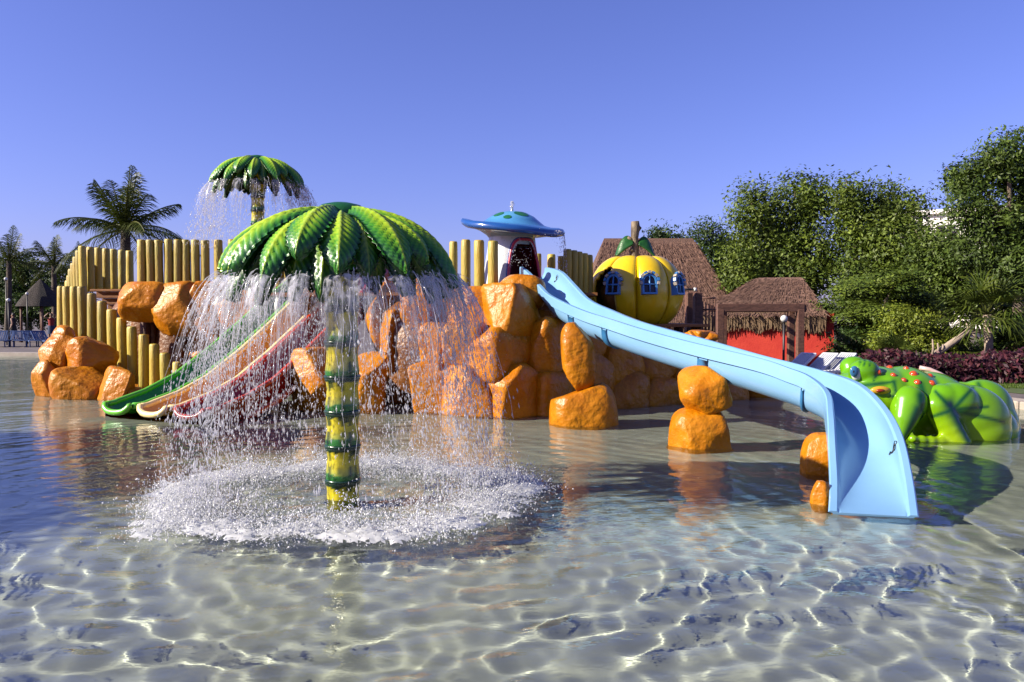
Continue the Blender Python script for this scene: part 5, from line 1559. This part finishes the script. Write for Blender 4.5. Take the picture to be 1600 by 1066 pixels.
# ================================================================== FALLING WATER
def drops_mesh(P, vel, rad, elong):
    n = len(P)
    e1 = vel / np.linalg.norm(vel, axis=1)[:, None]
    a = np.where(np.abs(e1[:, 2:3]) < 0.9, np.array([[0, 0, 1.0]]), np.array([[1.0, 0, 0]]))
    e2 = np.cross(e1, a); e2 /= np.linalg.norm(e2, axis=1)[:, None]; e3 = np.cross(e1, e2)
    r = rad[:, None]; L = (rad * elong)[:, None]
    V = np.stack([P + e1 * L, P + e2 * r, P + e3 * r, P - e2 * r, P - e3 * r, P - e1 * L], 1).reshape(-1, 3)
    f = np.array([[0, 1, 2], [0, 2, 3], [0, 3, 4], [0, 4, 1], [5, 2, 1], [5, 3, 2], [5, 4, 3], [5, 1, 4]])
    Fs = (f[None] + (np.arange(n) * 6)[:, None, None]).reshape(-1, 3)
    return V, Fs
GV = 9.81
def curtain(C, seed, ndrop, nstrand, nsheet, zend, v0=0.22, v1=1.12, zt=(1.84, 1.98), Rr=1.03, dr=0.0033):
    rr = np.random.default_rng(seed)
    tips = 2 * math.pi * (np.arange(LEAFN) + 0.30) / LEAFN
    tips2 = 2 * math.pi * (np.arange(LEAFN) + 0.80) / LEAFN
    # drops
    n = ndrop
    kind = rr.uniform(0, 1, n)
    th = np.where(kind < 0.42, rr.choice(tips, n) + rr.normal(0, .085, n), np.where(kind < 0.68, rr.choice(tips2, n) + rr.normal(0, .08, n), rr.uniform(0, 6.283, n)))
    keep = rr.uniform(0, 1, n) < np.clip(0.10 + 0.95 * np.abs(np.cos(th)) ** 1.8 + 0.40 * np.sin(5 * th + 1.0) * np.sin(9 * th) + 0.18 * (np.sin(th) > 0), 0.06, 1)
    th = th[keep]; kind = kind[keep]; n = len(th)
    # most drops belong to streams that share an angle and a speed, so they fall in arcs
    S = 170
    sa = np.where(rr.uniform(0, 1, S) < 0.6, rr.choice(tips, S) + rr.normal(0, .07, S), rr.choice(tips2, S) + rr.normal(0, .09, S))
    sw = np.exp(rr.normal(0, 0.9, S)) * np.clip(0.10 + 0.95 * np.abs(np.cos(sa)) ** 1.6 + 0.3 * (np.sin(sa) > 0), 0.1, 1.2)
    sid = rr.choice(S, n, p=sw / sw.sum()); ins = rr.uniform(0, 1, n) < 0.74
    sg = rr.uniform(0.004, 0.035, S)
    th = np.where(ins, sa[sid] + rr.normal(0, 1, n) * sg[sid], th)
    svv = rr.uniform(0, 1, S) ** 1.6
    v = (v0 + (v1 - v0) * np.where(ins, np.clip(svv[sid] + rr.normal(0, 0.05, n), 0, 1.2), rr.uniform(0, 1, n) ** 1.7)) * np.where(kind < 0.42, 1.0, 0.8)
    z0 = rr.uniform(zt[0], zt[1], n); T = np.sqrt(2 * (z0 - zend) / GV)
    t = T * rr.uniform(0.0, 1, n) ** 0.62
    R0 = Rr * np.where(kind < 0.42, 1.0, np.where(kind < 0.68, 0.86, 0.93))
    rad = R0 + v * t
    th = th + rr.normal(0, 0.035, n) * (t / T)
    P = np.stack([C[0] + rad * np.cos(th), C[1] + rad * np.sin(th), C[2] + z0 - 0.5 * GV * t ** 2], -1) + rr.normal(0, 0.012, (n, 3)) * (0.5 + 2 * (t / T)[:, None])
    vel = np.stack([v * np.cos(th), v * np.sin(th), -GV * t - 0.3], -1)
    V, Fs = drops_mesh(P, vel, dr * np.exp(rr.normal(0, 0.42, n)), 1.6 + 5.5 * (t / T) * rr.uniform(0.1, 1, n))
    mb = [(V, Fs)]
    o = add('falling_water', V, Fs, M_drop)
    # coherent strands
    sv = MB()
    for k in range(nstrand):
        th0 = (rr.choice(tips) if k % 2 else rr.choice(tips2)) + rr.normal(0, .09)
        if rr.uniform() > 0.22 + 0.9 * abs(math.cos(th0)) ** 1.5: continue
        vv = v0 + (v1 - v0) * rr.uniform() ** 1.7; z1 = rr.uniform(*zt); Te = rr.uniform(0.14, 0.55); m = 14; R1 = Rr if k % 2 else Rr * 0.88
        pts = []; ph = rr.uniform(0, 6.28)
        for i in range(m):
            t1 = Te * i / (m - 1); ra = R1 + vv * t1 - 0.01
            a = th0 + 0.012 * math.sin(9 * t1 * 6 + ph) * (i / m)
            pts.append(Vector((C[0] + ra * math.cos(a), C[1] + ra * math.sin(a), C[2] + z1 - 0.5 * GV * t1 * t1)) + Vector(rr.normal(0, .006, 3)) * (i / m))
        r0 = rr.uniform(0.002, 0.006)
        V, Fs = tube(pts, [r0 * (1 - 0.75 * i / (m - 1)) * rr.uniform(0.7, 1.3) for i in range(m)], 5, False); sv.put(V, Fs)
    s = sv.build('water_strands', M_drop, o)
    # thin sheets leaving the leaf tips
    allV, allF, allC = [], [], []; nb = 0
    for k in range(nsheet):
        th0 = tips[k % LEAFN] + rr.normal(0, .03) if k < LEAFN * 2 else tips2[k % LEAFN] + rr.normal(0, .04)
        R1 = Rr if k < LEAFN * 2 else Rr * 0.87
        hw = rr.uniform(0.05, 0.12); Te = rr.uniform(0.22, 0.42); vv = rr.uniform(v0 * 1.1, v1 * 0.95); z1 = zt[0] + 0.06
        nu, nv = 16, 12; V = []; Cc = []
        for i in range(nu):
            t1 = Te * i / (nu - 1)
            for j in range(nv):
                q = -1 + 2 * j / (nv - 1)
                a = th0 + hw * q * (1 - 0.25 * i / nu) ; ra = R1 + vv * t1 * (1 - 0.06 * q * q) - 0.012 + 0.012 * noise.noise(Vector((a * 9, t1 * 6, k)))
                V.append((C[0] + ra * math.cos(a), C[1] + ra * math.sin(a), C[2] + z1 - 0.5 * GV * t1 * t1 + 0.03 * (1 - abs(q))))
                f = (1 - (i / (nu - 1)) ** 2) * (1 - q * q) ** 0.5
                Cc.append((f, f, f))
        allV.append(np.array(V)); allC.append(np.array(Cc)); allF.append(gridF(nu, nv) + nb); nb += len(V)
    if nsheet:
        add('water_sheets', np.vstack(allV), np.vstack(allF), M_sheet, o, True, np.vstack(allC))
    return o
fw = curtain((PALM.x, PALM.y, 0), 61, 34000, 620, LEAFN * 3, -0.02)
tag(fw, 'curtain of falling water drops around the large palm fountain', 'water', None, 'stuff')
fs = curtain((SMALL.x, SMALL.y, SMALL.z), 62, 11000, 260, 30, 0.55, 0.25, 1.1, dr=0.0052)
tag(fs, 'spray of falling water drops around the small palm fountain', 'water', None, 'stuff')
# small spurt and drips on the mushroom
def mush_water():
    rr = np.random.default_rng(63)
    n = 150
    P1 = np.array([MC.x, MC.y, MZ + 0.37]) + np.stack([rr.normal(0, .018, n), rr.normal(0, .018, n), rr.uniform(0, .15, n)], -1)
    a = rr.normal(-0.25, 0.22, 500); t = rr.uniform(0, 0.5, 500)
    P2 = np.stack([MC.x + (1.0 + 0.2 * t) * np.cos(a), MC.y + (1.0 + .2 * t) * np.sin(a), MZ - 0.1 - 0.5 * GV * t * t], -1)
    P2 = P2[P2[:, 2] > 2.2]
    a3 = rr.uniform(-1.9, -0.9, 160); P3 = np.stack([MC.x + 0.6 * np.cos(a3), MC.y + 0.6 * np.sin(a3), rr.uniform(2.5, MZ - 0.2, 160)], -1)
    P = np.vstack([P1, P2, P3]); vel = np.tile(np.array([[0.01, 0, -1.0]]), (len(P), 1))
    V, Fs = drops_mesh(P, vel, 0.0062 * np.exp(rr.normal(0, .3, len(P))), np.full(len(P), 1.8))
    o = add('dripping_water', V, Fs, M_drop); tag(o, 'little jet and drips of water on the mushroom cap', 'water', None, 'stuff')
mush_water()
# splash ring
def splash():
    rr = np.random.default_rng(64)
    n = 78000
    th = rr.uniform(0, 6.283, n)
    dens = np.array([noise.noise(Vector((math.cos(a) * 2.3, math.sin(a) * 2.3, 3.1))) + 0.7 * noise.noise(Vector((math.cos(a) * 6, math.sin(a) * 6, 9))) for a in th])
    keep = rr.uniform(0, 1, n) < np.clip(0.62 + 0.75 * dens, 0.12, 1); th = th[keep]; n = len(th)
    q = rr.normal(0, 0.17, n) + 0.10 * np.sin(5 * th) + 0.06 * np.sin(11 * th + 1)
    inn = rr.uniform(0, 1, n) < 0.20; q = np.where(inn, -rr.uniform(0, 0.75, n), q)
    rx = 1.48 + q; ry = 1.36 + q
    big = rr.uniform(0, 1, n)
    z = rr.exponential(0.046, n) + (big > 0.93) * rr.exponential(0.07, n)
    P = np.stack([PALM.x + 0.0 + rx * np.cos(th), PALM.y + 0.12 + ry * np.sin(th), z], -1)
    # cluster the drops into little plumes
    cid = rr.integers(0, 900, n); cc = rr.normal(0, 1, (900, 3)) * np.array([0.02, 0.02, 0]); P += cc[cid]
    vel = np.stack([rr.normal(0, .6, n), rr.normal(0, .6, n), rr.normal(0.4, 1, n)], -1)
    V, Fs = drops_mesh(P, vel, 0.0036 * np.exp(rr.normal(0, .45, n)), 1 + rr.uniform(0, 1.4, n))
    o = add('splash', V, Fs, M_foam)
    tag(o, 'white ring of splashing foam on the water under the palm fountain', 'splash', None, 'stuff')
    # churned froth lying on the surface
    V = []; nu, nv = 420, 40; Fs = []
    hv = np.zeros((nu, nv))
    for i in range(nu):
        a = 2 * math.pi * i / nu
        for j in range(nv):
            s = -1 + 2 * j / (nv - 1)
            r1 = 0.46 * s + 0.10 * math.sin(5 * a)
            x = PALM.x + (1.48 + r1) * math.cos(a); y = PALM.y + 0.12 + (1.36 + r1) * math.sin(a)
            f = noise.noise(Vector((x * 3.1, y * 3.1, 2))) + 0.6 * noise.noise(Vector((x * 9, y * 9, 5))) + 0.35 * noise.noise(Vector((x * 24, y * 24, 7)))
            h = (f * 0.55 + 0.42 - 0.85 * abs(s) ** 1.6)
            hv[i, j] = h
            V.append((x, y, 0.012 + max(0, h) * 0.07 + 0.016 * noise.noise(Vector((x * 45, y * 45, 1)))))
    for f in gridF(nu, nv, True, False):
        i, j = divmod(int(f[0]), nv)
        if hv[i, j] > 0.08 + 0.18 * rr.random(): Fs.append(tuple(int(q_) for q_ in f))
    add('froth', V, Fs, M_foam, o)
splash()
